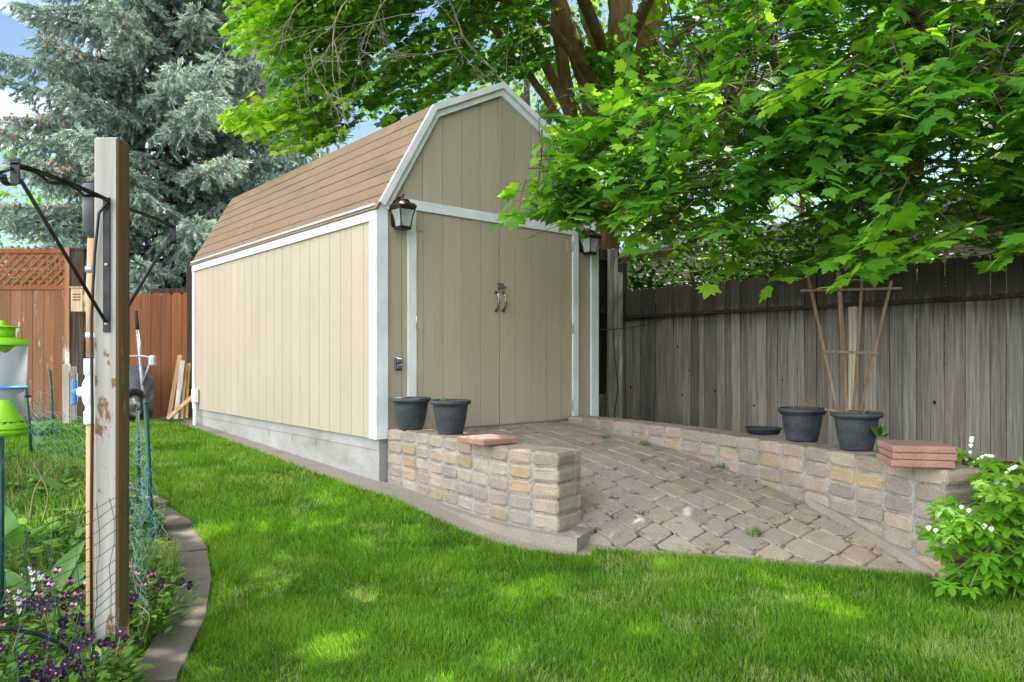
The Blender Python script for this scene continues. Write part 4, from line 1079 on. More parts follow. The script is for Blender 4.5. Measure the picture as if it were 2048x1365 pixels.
# soil of the flower bed
mb=MB(); 
def bed_soil():
    xs=np.linspace(-9,-1.0,81); ys=np.linspace(.6,8.2,77); X_,Y_=np.meshgrid(xs,ys); ins=inpoly(X_,Y_,BED)
    Z=zg(X_,Y_)+.03+.03*vnoise(X_,Y_,5,3)+.02*vnoise(X_,Y_,14,4)
    V=np.stack([X_,Y_,Z],-1).reshape(-1,3); nx=len(xs); T=[]
    for i in range(len(ys)-1):
        for j in range(nx-1):
            if ins[i,j] and ins[i+1,j] and ins[i,j+1] and ins[i+1,j+1]: a=i*nx+j; T.append((a,a+1,a+nx+1,a+nx))
    tag(npmesh('soil',V,np.array(T),M['dirt'],smooth=True),kind='structure')
bed_soil()
# soil behind the right wall, where the bleeding heart grows
xs=np.linspace(2.28,5.2,30); ys=np.linspace(3.6,6.2,27); X_,Y_=np.meshgrid(xs,ys); ed=np.minimum(np.minimum(X_-2.28,5.2-X_),np.minimum(Y_-3.6,6.2-Y_)); 
Z=zg(X_,Y_)-.03+.07*np.clip(ed*3,0,1)+.03*vnoise(X_,Y_,8,5); V=np.stack([X_,Y_,Z],-1).reshape(-1,3); a=(np.arange(26)[:,None]*30+np.arange(29)[None,:]).ravel()
keep=X_.ravel()[a]>2.28+np.maximum(0,0)
tag(npmesh('planting_soil',V,np.stack([a,a+1,a+31,a+30],-1),M['dirt'],smooth=True),kind='structure')

# ================================================================== GRASS
def blades(P, L, wd, col, lean=.5, wig=.5):
    n=len(P); az=rng.uniform(0,2*np.pi,n); ln=np.abs(rng.normal(0,lean,n))
    # prevailing lean in patches
    pa=vnoise(P[:,0],P[:,1],1.7,9)*12.6; dx=np.cos(az)*ln+.18*np.cos(pa); dy=np.sin(az)*ln+.18*np.sin(pa)
    fa=rng.uniform(0,2*np.pi,n); wx,wy=np.cos(fa)*wd/2,np.sin(fa)*wd/2
    def at(t,k,ws):
        b=np.stack([P[:,0]+dx*L*(t**1.7),P[:,1]+dy*L*(t**1.7),P[:,2]+L*(t-.22*wig*(dx*dx+dy*dy)*t*t*1.6)],-1)
        o=np.stack([wx*ws,wy*ws,np.zeros(n)],-1); return b-o,b+o
    a,b=at(0,0,1); c,d=at(.5,1,.85); e,_=at(1,2,0)
    V=np.stack([a,b,c,d,e],1).reshape(-1,3); k=np.arange(n)*5
    T=np.concatenate([np.stack([k,k+1,k+3],-1),np.stack([k,k+3,k+2],-1),np.stack([k+2,k+3,k+4],-1)])
    return V,T,np.repeat(col,5)
def scatter(poly, dens, ymin, ymax, x0, x1, margin=1.06):
    n=int(dens(3.0)*(ymax-ymin)*(x1-x0)*0+0)
    out=[]
    y=ymin
    while y<ymax:
        dy=.25; k=int(dens(y)*dy*(x1-x0)); X_=rng.uniform(x0,x1,k); Y_=rng.uniform(y,y+dy,k)
        m=(np.abs(X_)<Y_*.7106*margin+.25)&inpoly(X_,Y_,poly); out.append(np.stack([X_[m],Y_[m]],-1)); y+=dy
    return np.concatenate(out)
def do_grass():
    dens=lambda y: 22000*min(1,(3.0/max(y,.1))**1.65)
    Q=scatter(lawn_poly,dens,1.95,10.3,-8,4.6)
    x,y=Q[:,0],Q[:,1]; patch=vnoise(x,y,2.2,21)*.5+vnoise(x,y,5.5,22)*.3+vnoise(x,y,17,23)*.2
    sc=np.clip(y/3,1,3)**.85
    L=rng.uniform(.022,.046,len(x))*(.75+.5*patch)*np.clip(sc,1,1.35)
    wd=.0033*sc*rng.uniform(.7,1.3,len(x))
    col=np.clip(.43+.80*(patch-.5)+rng.normal(0,.19,len(x)),0,.86)
    dry=(vnoise(x,y,3.1,31)*.6+vnoise(x,y,11,32)*.4)
    isd=rng.random(len(x))<np.clip((dry-.55)*2.8,0.02,.5); col=np.where(isd,rng.uniform(.86,1,len(x)),col)
    P=np.stack([x,y,zg(x,y)-.004],-1); V,T,c=blades(P,L,wd,col,.55)
    tag(npmesh('grass',V,T,M['grass'],col=np.repeat(c[:,None],3,1)),'mown green lawn grass with paler dry patches','grass',kind='stuff')
    # fringe over the edges
    return len(x)
print('grass',do_grass())
def do_weeds():
    # tall thin growth in the flower bed and along its edges
    dens=lambda y: 8000*min(1,(3.0/max(y,.1))**1.4)
    Q=scatter(BED,dens,1.7,8.0,-7,-1.0,1.1)
    x,y=Q[:,0],Q[:,1]; p=vnoise(x,y,2.6,41)*.6+vnoise(x,y,8,42)*.4
    m=rng.random(len(x))<np.clip((p-.25)*1.8,.1,1); x,y,p=x[m],y[m],p[m]
    L=rng.uniform(.05,.16,len(x))*(.6+.8*p)*np.where(y>3.6,1.25,.8); col=np.clip(np.where(rng.random(len(x))<np.where(y>3.4,.24,.08),rng.uniform(.75,1,len(x)),rng.uniform(.1,.7,len(x))),0,1)
    sc=np.clip(y/3,1,3)**.8
    V,T,c=blades(np.stack([x,y,zg(x,y)+.03],-1),L,.0035*sc*rng.uniform(.6,1.6,len(x)),col,.5,.8)
    tag(npmesh('weeds',V,T,M['weed'],col=np.repeat(c[:,None],3,1)),'ragged green and straw coloured weeds in the flower bed','weeds',kind='stuff')
do_weeds()
# wispy dry tuft by the edging, tufts in the paving joints
def tuft(name,x,y,z,n,rad,h,lo,hi,label,cat='grass tuft',group=None,wd=.0022):
    a=rng.uniform(0,6.28,n); r=np.sqrt(rng.random(n))*rad
    P=np.stack([r*np.cos(a),r*np.sin(a),np.zeros(n)-.006],-1); V,T,c=blades(P,rng.uniform(.5,1,n)*h,np.full(n,wd),rng.uniform(lo,hi,n),.6,.9)
    o=npmesh(name,V,T,M['weed'],col=np.repeat(c[:,None],3,1),loc=(x,y,z)); tag(o,label,cat,group); return o
tuft('dry_grass_tuft',-2.02,3.98,-.12,900,.17,.20,.72,1.0,'wispy straw coloured grass tuft beside the green stake and edging')
for px,py,lab,n in ((1540,983,'green grass tuft in the paving joint farthest down the right side',130),(1448,938,'small grass tuft in the paving by the middle of the right wall',80),(1212,876,'low weed tuft in the paving near the shed door',60),(1508,1113,'weed tuft growing through the paving by the lawn edge',80),(1290,890,'thin weed tuft at the foot of the right wall near the shed',50)):
    # find the ramp point under that pixel
    D=6.0
    for _ in range(30):
        w=W(px,py,D); uv=toS(w.x,w.y); D=F*(CAMZ-ramp_z(*uv))/(py-HY)
    w=W(px,py,D); uv=toS(w.x,w.y); tuft('weed_tuft',w.x,w.y,ramp_z(*uv)-.005,n,.05,.075,.05,.75,lab,'weed','weeds in the paving joints',.0035)
# fallen debris in the joints
def debris():
    V=[];T=[]
    k=0
    while k<2600:
        if random.random()<.9: u,v=random.choice(JOINTS); u+=random.gauss(0,.012); v+=random.gauss(0,.012)
        else: u=random.uniform(.1,2.1); v=-random.random()**1.5*3.9
        if v>-.03 or u<.2: continue
        if v<VEDGE(u)+.06 or u>np.interp(-v,[-q[1] for q in RW],[q[0] for q in RW]): continue
        if vnoise(np.array([u]),np.array([v]),4.0,77)[0]<.42: k+=1; continue
        z=ramp_z(u,v)+.002; a=random.uniform(0,6.28); L=random.uniform(.010,.036); wv=random.uniform(.002,.006)
        d=Vector((math.cos(a),math.sin(a),random.uniform(-.1,.3)))*L; s=Vector((-math.sin(a),math.cos(a),0))*wv
        b=Vector((u,v,z)); n=len(V); V+=[tuple(b-s),tuple(b+s),tuple(b+d+s*.6),tuple(b+d-s*.6)]; T.append((n,n+1,n+2,n+3)); k+=1
    o=npmesh('leaf_litter',np.array(V),np.array(T),M['litter']); o.location=SHED_O; o.rotation_euler=(0,0,SHED_R)
    tag(o,'brown maple seed litter caught in the paving joints','litter',kind='stuff')
M['litter']=pm('litter',(.06,.022,.012),(.19,.085,.045),(1,1,1),60,.95,.2,.004)
debris()
# ================================================================== FOLIAGE TOOLS
M['darktwig']=pm('dark_twig',(.03,.022,.014),(.09,.065,.04),(1,1,1),12,.9,.2,.004)
def _fan(outline, ctr, cup, droop):
    P=[ctr]+outline; V=[]
    for x,y in P:
        r=math.hypot(x-ctr[0],y-ctr[1]); V.append((x,y,cup*abs(x)-droop*(y**2)*.5-droop*.6*x*x))
    n=len(outline); return np.array(V,float),np.array([(0,1+i,1+(i+1)%n) for i in range(n)])
half=[(.03,-.02),(.20,-.10),(.27,-.01),(.46,.02),(.41,.13),(.62,.30),(.72,.44),(.52,.45),(.40,.50),(.46,.68),(.30,.66),(.22,.62),(.16,.78),(.10,.88)]
MAPLE=_fan(half+[(0,1.02)]+[(-x,y) for x,y in half[::-1]],(0,.25),.10,.30)
halfs=[(.25,-.06),(.62,.40),(.40,.50),(.38,.68),(.18,.66)]
MAPLE_LO=_fan(halfs+[(0,1.0)]+[(-x,y) for x,y in halfs[::-1]],(0,.25),.10,.30)
OVAL=_fan([(.0,0),(.2,.22),(.24,.5),(.13,.8),(0,1.0),(-.13,.8),(-.24,.5),(-.2,.22)],(0,.45),.15,.25)
QUAD=(np.array([(0,0,0),(.28,.45,.06),(0,1,-.1),(-.28,.45,.06)],float),np.array([(0,1,2),(0,2,3)]))
LANCE=_fan([(.02,0),(.10,.15),(.15,.4),(.12,.7),(.05,.9),(0,1.0),(-.05,.9),(-.12,.7),(-.15,.4),(-.10,.15),(-.02,0)],(0,.4),.35,.7)
# deeply cut palmate leaf
hh=[(.03,.05),(.28,-.08),(.58,-.02),(.36,.12),(.15,.19),(.46,.36),(.68,.68),(.34,.52),(.12,.37),(.21,.62),(.14,.90)]
CUT=_fan(hh+[(0,1.1)]+[(-x,y) for x,y in hh[::-1]],(0,.25),.12,.35)

def norm(a): return a/np.maximum(1e-9,np.linalg.norm(a,axis=-1,keepdims=True))
def place(tpl, P, D, N, size, col):
    V0,T0=tpl; y=norm(D); z=norm(N-y*np.sum(N*y,-1,keepdims=True)); x=np.cross(y,z); n=len(P); k=len(V0)
    sz=size[:,None,None]
    V=P[:,None,:]+sz*(V0[None,:,0:1]*x[:,None,:]+V0[None,:,1:2]*y[:,None,:]+V0[None,:,2:3]*z[:,None,:])
    T=T0[None]+(np.arange(n)*k)[:,None,None]
    return V.reshape(-1,3),T.reshape(-1,3),np.repeat(col,k)
SUN_EL,SUN_AZ=R(58),R(52)
SUND=np.array((math.sin(SUN_AZ)*math.cos(SUN_EL),math.cos(SUN_AZ)*math.cos(SUN_EL),math.sin(SUN_EL)))
FLECK=[]                                            # openings in the crown that let the sun reach the lawn
for px,py,r_ in ((1060,1185,.16),(1020,1215,.12),(1120,1160,.10),(1570,1178,.17),(1630,1205,.13),(1690,1225,.10),(1490,1150,.09),(850,1075,.17),(930,1105,.10),(630,1290,.10),(1010,1300,.12),(1860,1240,.12),(720,1190,.08),(1280,1260,.08),(1330,1130,.08)):
    D=F*(CAMZ+.13)/(py-HY); FLECK.append((np.array(((px-CX)/F*D,D,-.12)),r_))
for px,py,D,r_ in ((1290,400,4.5,.32),(1960,300,4.0,.13),(1620,60,6.0,.5),(1480,250,5.5,.3),(1720,470,4.2,.14)):
    FLECK.append((np.array(W(px,py,D)),r_))
class Leaves:
    def __init__(s): s.P=[];s.D=[];s.N=[];s.S=[];s.C=[]
    def add(s,p,d,n,sz,c): s.P.append(tuple(p));s.D.append(tuple(d));s.N.append(tuple(n));s.S.append(sz);s.C.append(c)
    def mesh(s,name,tpl,mat,parent=None,loc=(0,0,0),fleck=False):
        A=[np.array(q) for q in (s.P,s.D,s.N,s.S,s.C)]
        if fleck:
            keep=np.ones(len(A[0]),bool)
            for q,r in FLECK:
                w=A[0]-q; t=w@SUND; dist=np.linalg.norm(w-t[:,None]*SUND,axis=1); keep&=~((dist<r+A[3]*.35)&(t>.35))
            A=[q[keep] for q in A]
        V,T,c=place(tpl,*A)
        return npmesh(name,V-np.array(loc),T,mat,parent,np.repeat(np.clip(c,0,1)[:,None],3,1))
UPV=Vector((0,0,1))
def maple_spray(LV, TW, base, d, L, n, size, tone, droop=.55, petiole=.5):
    """a drooping twig with opposite pairs of leaves"""
    d=d.normalized(); pts=[base.copy()]; cur=base.copy(); dd=d.copy(); segs=5
    for k in range(segs):
        cur=cur+dd*(L/segs); pts.append(cur.copy()); dd=(dd+Vector((random.uniform(-.12,.12),random.uniform(-.12,.12),-.10*droop*2))).normalized()
    if TW is not None: TW.tube(pts,[.006*(1-.75*k/segs)*L/.6 for k in range(segs+1)],4,cap=False)
    for i in range(n):
        t=.12+.88*(i/(n-1 or 1)); f=t*segs; a=min(int(f),segs-1); p=pts[a].lerp(pts[a+1],f-a); ax=(pts[a+1]-pts[a]).normalized()
        side=ax.cross(UPV); side=side.normalized() if side.length>1e-3 else Vector((1,0,0))
        sg=1 if i%2 else -1
        out=(ax*random.uniform(.2,.9)+side*sg*random.uniform(.35,1.0)*(1-.6*(t>.95))+Vector((0,0,random.uniform(-.1,.35)))).normalized()
        pl=size*petiole*random.uniform(.5,1.3); q=p+out*pl
        ld=(out+Vector((0,0,-droop*random.uniform(.3,1.5)))+Vector((random.gauss(0,.18),random.gauss(0,.18),random.gauss(0,.12)))).normalized()
        nn=UPV+Vector((random.gauss(0,.20),random.gauss(0,.20),0))+out*.25
        LV.add(q,ld,nn,size*random.uniform(.6,1.15),min(1,max(0,random.gauss(tone,.14))))
        if TW is not None and random.random()<.45: TW.tube([p,q],[.0016,.0012],3,cap=False)
def curve(pts,n=10):
    P=[Vector(p) for p in pts]; out=[]
    for i in range(len(P)-1):
        p0=P[max(i-1,0)];p1=P[i];p2=P[i+1];p3=P[min(i+2,len(P)-1)]
        for k in range(n):
            t=k/n; out.append(.5*((2*p1)+(p2-p0)*t+(2*p0-5*p1+4*p2-p3)*t*t+(3*p1-p0-3*p2+p3)*t**3))
    out.append(P[-1]); return out
def limb(mb,pts,r0,r1,n=10,wob=.0):
    C=curve(pts,8); m=len(C); C=[p+Vector((random.gauss(0,wob),random.gauss(0,wob),0)) for p in C]
    mb.tube(C,[r0+(r1-r0)*k/(m-1) for k in range(m)],n); return C

# ================================================================== MAPLE 1: many-stemmed, between shed and fence
mp=empty('maple_tree',(1.28,11.2,0)); tag(mp,'many-stemmed maple with orange-tinged bark rising behind the shed, leaves hanging over the ramp','tree')
mo=Vector(mp.location); SK=[]
def stem(pts,r0,r1,name='trunk',mat='bark',n=12):
    mb=MB(); C=limb(mb,[W(p[0],p[1],p[2]+1.1) for p in pts],r0*1.1,r1*1.1,n,.006); SK.extend(C); mb.v=[p-mo for p in mb.v]; return mb.build(name,M[mat],mp)
mb=MB(); C=limb(mb,[(1.28,11.2,-.2),(1.28,11.2,.5),(1.30,11.2,1.4),(1.32,11.2,2.3)],.40,.33,18,.004); mb.v=[p-mo for p in mb.v]; mb.build('trunk',M['bark'],mp)
stem([(1190,560,10.1),(1215,380,10.1),(1236,200,10.0),(1240,60,10.0),(1238,-120,9.9),(1230,-420,9.6)],.20,.15)
stem([(1200,560,10.3),(1245,330,10.3),(1280,170,10.4),(1300,60,10.5),(1335,-60,10.6),(1420,-380,10.8)],.19,.14)
stem([(1185,540,10.0),(1190,330,10.0),(1178,190,9.9),(1140,70,9.8),(1105,-30,9.7),(1040,-260,9.4)],.145,.10)
stem([(1172,520,9.9),(1155,320,9.9),(1130,150,9.8),(1118,80,9.8),(1108,-40,9.8),(1090,-260,9.8)],.10,.07)
stem([(1176,560,9.9),(1160,330,9.8),(1135,220,9.7),(1090,125,9.6),(1055,20,9.5),(1020,-160,9.3)],.085,.055)
stem([(1165,480,9.8),(1140,290,9.7),(1060,150,9.5),(985,55,9.4),(940,0,9.3),(850,-120,9.1)],.06,.035)
stem([(1190,420,10.2),(1220,250,10.5),(1195,110,10.8),(1165,20,11),(1150,-140,11.2)],.07,.05)
# limbs that arch out over the ramp
def wl(pts,r0,r1,n=8,name='limb'):
    mb=MB(); C=limb(mb,pts,r0,r1,n,.01); SK.extend(C); mb.v=[p-mo for p in mb.v]; return mb.build(name,M['bark'],mp)
wl([(1.6,11.0,3.7),(1.9,9,4.2),(2.1,7.6,4.1),(2.0,6.2,3.55),(1.6,5.2,2.9)],.09,.015)
wl([(1.65,11.0,4.3),(2.6,9,5.0),(3.2,7.6,4.9),(3.2,6.2,4.2),(2.9,5.0,3.3)],.10,.015)
wl([(1.4,11.0,3.5),(1.3,9.0,3.6),(1.15,8.1,3.4),(.85,7.2,2.9),(.5,6.4,2.55)],.06,.010)
wl([(1.7,11.1,5.7),(2.4,8.5,7.0),(2.6,6.5,7.4),(2.2,4.8,7.0)],.10,.02)
wl([(1.4,10.9,5.7),(.2,9.0,6.9),(-1.2,8.0,7.6),(-2.5,7.2,7.5)],.10,.02)
wl([(1.3,10.8,5.1),(.2,9.4,5.6),(-1.2,9.2,5.7),(-2.4,9.0,5.0)],.07,.015)
wl([(2.0,11.4,5.4),(3.2,10.4,6.5),(4.6,9.8,7.2),(6.0,9.0,6.9)],.10,.02)
wl([(1.6,11.4,5.4),(1.2,12.2,6.3),(.6,12.8,6.9)],.09,.02)
# ---- leaf sprays
near,mid,far,twg=Leaves(),Leaves(),Leaves(),MB()
T0=Vector((1.3,9.9,0))
def spray_at(tip,size,tone,n,L,near_lod,droop=.55,dirbias=None,twig=True):
    o=Vector((tip.x-T0.x,tip.y-T0.y,0)); o=o.normalized() if o.length>.3 else Vector((random.uniform(-1,1),-1,0)).normalized()
    d=(o+Vector((random.gauss(0,.4),random.gauss(0,.4),random.uniform(-.45,.05)))) if dirbias is None else (Vector(dirbias)+Vector((random.gauss(0,.35),random.gauss(0,.35),random.uniform(-.3,.1))))
    d.normalize(); base=tip-d*L
    maple_spray(near_lod,twg if twig else None,base,d,L,n,size,tone,droop)
    return base
UPB=[(985,440),(1040,402),(1090,352),(1130,285),(1160,225),(1210,188),(1300,172),(1360,115),(1430,0),(1500,-150)]
LOB=[(985,425),(1040,412),(1120,425),(1180,428),(1250,460),(1330,485),(1400,505),(1480,500),(1560,495),(1650,505),(1730,525),(1800,505),(1880,475),(1960,470),(2048,495),(2200,510)]
def gap(px,py):
    g=0
    for cx,cy,rx,ry,s in ((1585,408,75,36,.93),(1905,330,75,52,.9),(1620,462,120,30,.82),(1930,440,110,50,.80),(1530,300,60,40,.6),(1370,505,55,40,.6),(1450,500,110,45,.55),(2000,300,60,40,.6)):
        q=((px-cx)/(rx*1.25))**2+((py-cy)/(ry*1.25))**2
        if q<1: g=max(g,s)
    return g
bases=[]
cnt=0
while cnt<2300:
    px=random.uniform(1000,2250); py=random.uniform(-260,600)
    lo=interp(px,LOB); up=interp(px,UPB)
    if py>lo or py<up: continue
    if random.random()<gap(px,py): continue
    rel=(lo-py)/400
    D=random.uniform(4.3,5.6) if px<1230 else random.uniform(4.2,8.2)
    if px>1230 and random.random()<.30 and py>150: D=random.uniform(3.6,4.8)
    if py<-40: D=random.uniform(4.5,8.5)
    tip=W(px,py,D)
    if px<1240 and (py-up)<60 and D>5: D=random.uniform(4.4,5.2); tip=W(px,py,D)
    L=random.uniform(.35,.65)
    b=spray_at(tip,random.uniform(.070,.110),random.gauss(.46,.18),random.randint(11,16),L,near,.32,dirbias=(-.62,-.42,-.28) if random.random()<.6 else None)
    bases.append((b,.007)); cnt+=1
# a few forward sprays hanging low at the right and the tip before the gable
for px,py,D,n in ((1010,430,4.4,9),(1040,405,4.5,11),(1085,370,4.6,12),(1075,425,4.45,10),(1120,330,4.8,12),(1050,462,4.35,4),(1150,392,4.6,12),(1130,400,4.6,12),(1700,545,3.6,7),(1680,560,3.6,4),(1740,515,3.5,8),(1810,510,3.5,8),(1980,505,3.5,7),(2035,500,3.4,7),(1650,515,3.8,9),(1262,470,4.3,10),(1340,540,4.4,10),(1410,548,4.4,8),(1545,545,4.2,9),(1900,290,4.0,9),(1990,300,3.9,7),(1300,420,4.2,12),(1200,330,4.6,12),(1240,270,4.8,12),(1420,380,4.3,10)):
    b=spray_at(W(px,py,D),.115,.6,n+3,.42,near,.32,dirbias=(-.66,-.40,-.22)); bases.append((b,.006))
# left-hand curtain
def leftmass(n,x0,x1,ylo,D0,D1,size,tone,yup=-260,lod=mid):
    k=0
    while k<n:
        px=random.uniform(x0,x1); py=random.uniform(yup,300); lo=interp(px,ylo)
        if py>lo: continue
        b=spray_at(W(px,py,random.uniform(D0,D1)),size*random.uniform(.8,1.15),random.gauss(tone,.13),random.randint(9,13),random.uniform(.35,.65),lod,.7)
        bases.append((b,.006)); k+=1
leftmass(880,665,1060,[(650,60),(690,150),(720,225),(770,236),(850,205),(930,170),(1000,150),(1060,140)],8.6,12.4,.10,.45)
leftmass(430,520,690,[(515,120),(535,210),(560,265),(620,285),(660,265),(690,170)],8.4,10.0,.10,.62)
leftmass(110,430,560,[(425,20),(440,85),(520,90),(560,120)],8.2,9.4,.115,.9)
leftmass(22,425,540,[(420,215),(440,225),(530,262)],8.4,9.0,.10,.92,200)
leftmass(6,470,560,[(470,255),(560,290)],8.4,9.0,.10,.85,240)
leftmass(230,1010,1450,[(1000,175),(1060,260),(1140,300),(1240,320),(1450,330)],11.6,13.6,.115,.65)
leftmass(150,1180,1500,[(1180,500),(1500,480)],9.2,11.6,.11,.5,100)
leftmass(330,1300,2250,[(1300,360),(2250,340)],8.5,13,.12,.55,-300)
# high crown, above the picture, that shades the yard
k=0
high=Leaves()
LOBES=[(2.2,6.0,6.6,2.0),(4.4,6.4,6.2,1.9),(.2,7.2,6.9,1.9),(-1.8,8.2,7.2,1.8),(3.2,8.6,7.8,2.2),(.8,10.2,9.0,2.4),(5.6,8.6,7.4,2.0),(-.6,5.6,6.2,1.4),(2.4,4.4,6.0,1.3),(4.2,4.6,5.9,1.5),(1.0,4.8,6.1,1.3),(6.4,6.2,6.6,1.8),(2.0,12.5,8.6,2.2),(-1.5,10.8,8.5,2.0)]
while k<760:
    cx,cy,cz,r=random.choice(LOBES); a=random.uniform(0,6.28); rr=r*random.random()**.45
    p=Vector((cx+rr*math.cos(a),cy+rr*math.sin(a),cz+random.gauss(0,.42)-.12*rr*rr/r))
    if (p.z-CAMZ)/p.y<.515: p.z=CAMZ+.53*p.y+random.uniform(0,.7)
    spray_at(p,random.uniform(.17,.23),random.gauss(.45,.12),12,.7,high,.4,twig=False); k+=1
# twigs: tie each spray back to the nearest limb
SKA=np.array([tuple(p) for p in SK])
for b,r in bases:
    if random.random()<.22:
        d2=((SKA-np.array(b))**2).sum(1)+0.0; q=Vector(SKA[int(np.argmin(d2))]); 
        if (q-b).length>.8: q=b+(q-b).normalized()*random.uniform(.25,.6)
        m_=(b+q)/2+Vector((random.gauss(0,.07),random.gauss(0,.07),.12))
        twg.tube(curve([b,m_,q],4),[r*.5]*4+[r*.7]*4+[r*1.0],4,cap=False)
def off(m,root): m.v=[p-root for p in m.v]; return m
off(twg,mo).build('twigs',M['darktwig'],mp)
near.mesh('foliage',MAPLE,M['maple'],mp,tuple(mo),True); mid.mesh('foliage',MAPLE,M['maple'],mp,tuple(mo),True); high.mesh('crown',MAPLE_LO,M['maple'],mp,tuple(mo),True)
# dead grey twigs above the shed roof
dead=MB()
def deadbr(p,d,L,r,depth):
    pts=[p]; c=p.copy(); d=d.normalized()
    for k in range(6):
        d=(d+Vector((random.gauss(0,.17),random.gauss(0,.17),random.gauss(-.05,.17)))).normalized(); c=c+d*L/6; pts.append(c.copy())
        if depth>0 and k>0 and random.random()<.8:
            deadbr(c.copy(),(d+Vector((random.gauss(0,.7),random.gauss(0,.6),random.gauss(-.25,.6)))),L*random.uniform(.35,.65),r*.55,depth-1)
    dead.tube(pts,[r*(1-.7*k/6) for k in range(7)],5,cap=False)
for a,b,D0,r in (((1010,172),(830,-20),8.9,.030),((925,95),(700,68),8.6,.016),((850,25),(560,110),8.4,.014),((705,-10),(620,150),8.2,.022),((620,100),(700,230),8.2,.014),((640,-20),(500,60),8.2,.012),((780,-10),(690,90),8.3,.012),((900,60),(905,180),8.6,.010),((660,90),(590,190),8.2,.012),((760,-20),(830,120),8.5,.010)):
    A,B=W(*a,D0),W(*b,D0-.3); deadbr(A,B-A,(B-A).length*1.05,r*.62,2)
off(dead,mo).build('dead_twigs',M['twig'],mp)
mb=MB()
for px in (1012,1040): mb.tube([W(px+8,10,9.0),W(px+3,90,9.0),W(px,160,9.0)],.005,4)
off(mb,mo).build('hanging_stalks',M['twig'],mp)

# ================================================================== MAPLE 2: reddish trunk beyond the grey fence at right
m2=empty('maple_tree',(5.0,8.9,0)); tag(m2,'maple with a leaning reddish trunk standing beyond the grey fence at right','tree'); o2=Vector(m2.location); SK2=[]
def limb2(name,pts,r0,r1,n=12):
    mb=MB(); C=limb(mb,[Vector(p) for p in pts],r0,r1,n,.006); off(mb,o2).build(name,M['bark2'],m2); return C
limb2('trunk',[(4.70,8.9,-.1),(4.72,8.9,1.2),W(1795,530,8.9),W(1812,400,8.9),W(1832,270,8.9),W(1835,100,8.9),W(1820,-150,8.8)],.17,.11,14)
limb2('limb',[W(1808,430,8.9),W(1770,330,8.7),W(1690,230,8.2),W(1600,150,7.6),W(1480,90,7.0)],.07,.02)
limb2('limb',[W(1830,300,8.9),W(1900,180,8.5),W(1990,80,8.0),W(2100,0,7.5)],.07,.02)
limb2('limb',[W(1800,480,8.9),W(1760,440,8.9),W(1740,470,8.6),W(1700,520,8.3)],.035,.012)
n2,n2_shade,t2w=Leaves(),Leaves(),MB(); T0=Vector((5.0,8.9,0)); _t=twg; twg=t2w
k=0
while k<240:
    px=random.uniform(1450,2250); py=random.uniform(-250,520); lo=interp(px,LOB)
    if py>lo-10 or random.random()<gap(px,py): continue
    spray_at(W(px,py,random.uniform(6.5,10)),random.uniform(.095,.125),random.gauss(.48,.15),13,.5,n2,.45); k+=1
k=0
while k<230:
    a=random.uniform(0,6.28); rr=3.0*random.random()**.5; p=Vector((5.6+rr*math.cos(a),8.2+rr*math.sin(a),7.0+random.gauss(0,.8)))
    if (p.z-CAMZ)/p.y<.515: p.z=CAMZ+.54*p.y+random.uniform(0,.8)
    spray_at(p,.2,.45,12,.7,n2,.4,twig=False); k+=1
k=0
SHADE_LOBES=[(5.6,3.2,4.6,2.2),(4.6,1.2,4.9,2.0),(7.2,5.0,4.2,2.2),(3.4,.0,5.7,1.8),(6.8,1.2,3.6,2.0),(8.2,7.4,4.6,2.0),(5.4,-.6,3.9,1.8)]  # crown lobes added out of frame, only to shade the shed front
while k<520:
    cx,cy,cz,r=random.choice(SHADE_LOBES); a=random.uniform(0,6.28); rr=r*random.random()**.45; p=Vector((cx+rr*math.cos(a),cy+rr*math.sin(a),cz+random.gauss(0,.7)))
    if p.x<.74*p.y+1.0 and p.z<CAMZ+.56*p.y+.4 and p.y>-.5: continue
    spray_at(p,random.uniform(.16,.22),.45,12,.7,n2_shade,.4,twig=False); k+=1
n2_shade.mesh('crown',MAPLE_LO,M['maple'],m2,tuple(o2),True)
off(t2w,o2).build('twigs',M['darktwig'],m2); n2.mesh('foliage',MAPLE_LO,M['maple'],m2,tuple(o2),True); twg=_t

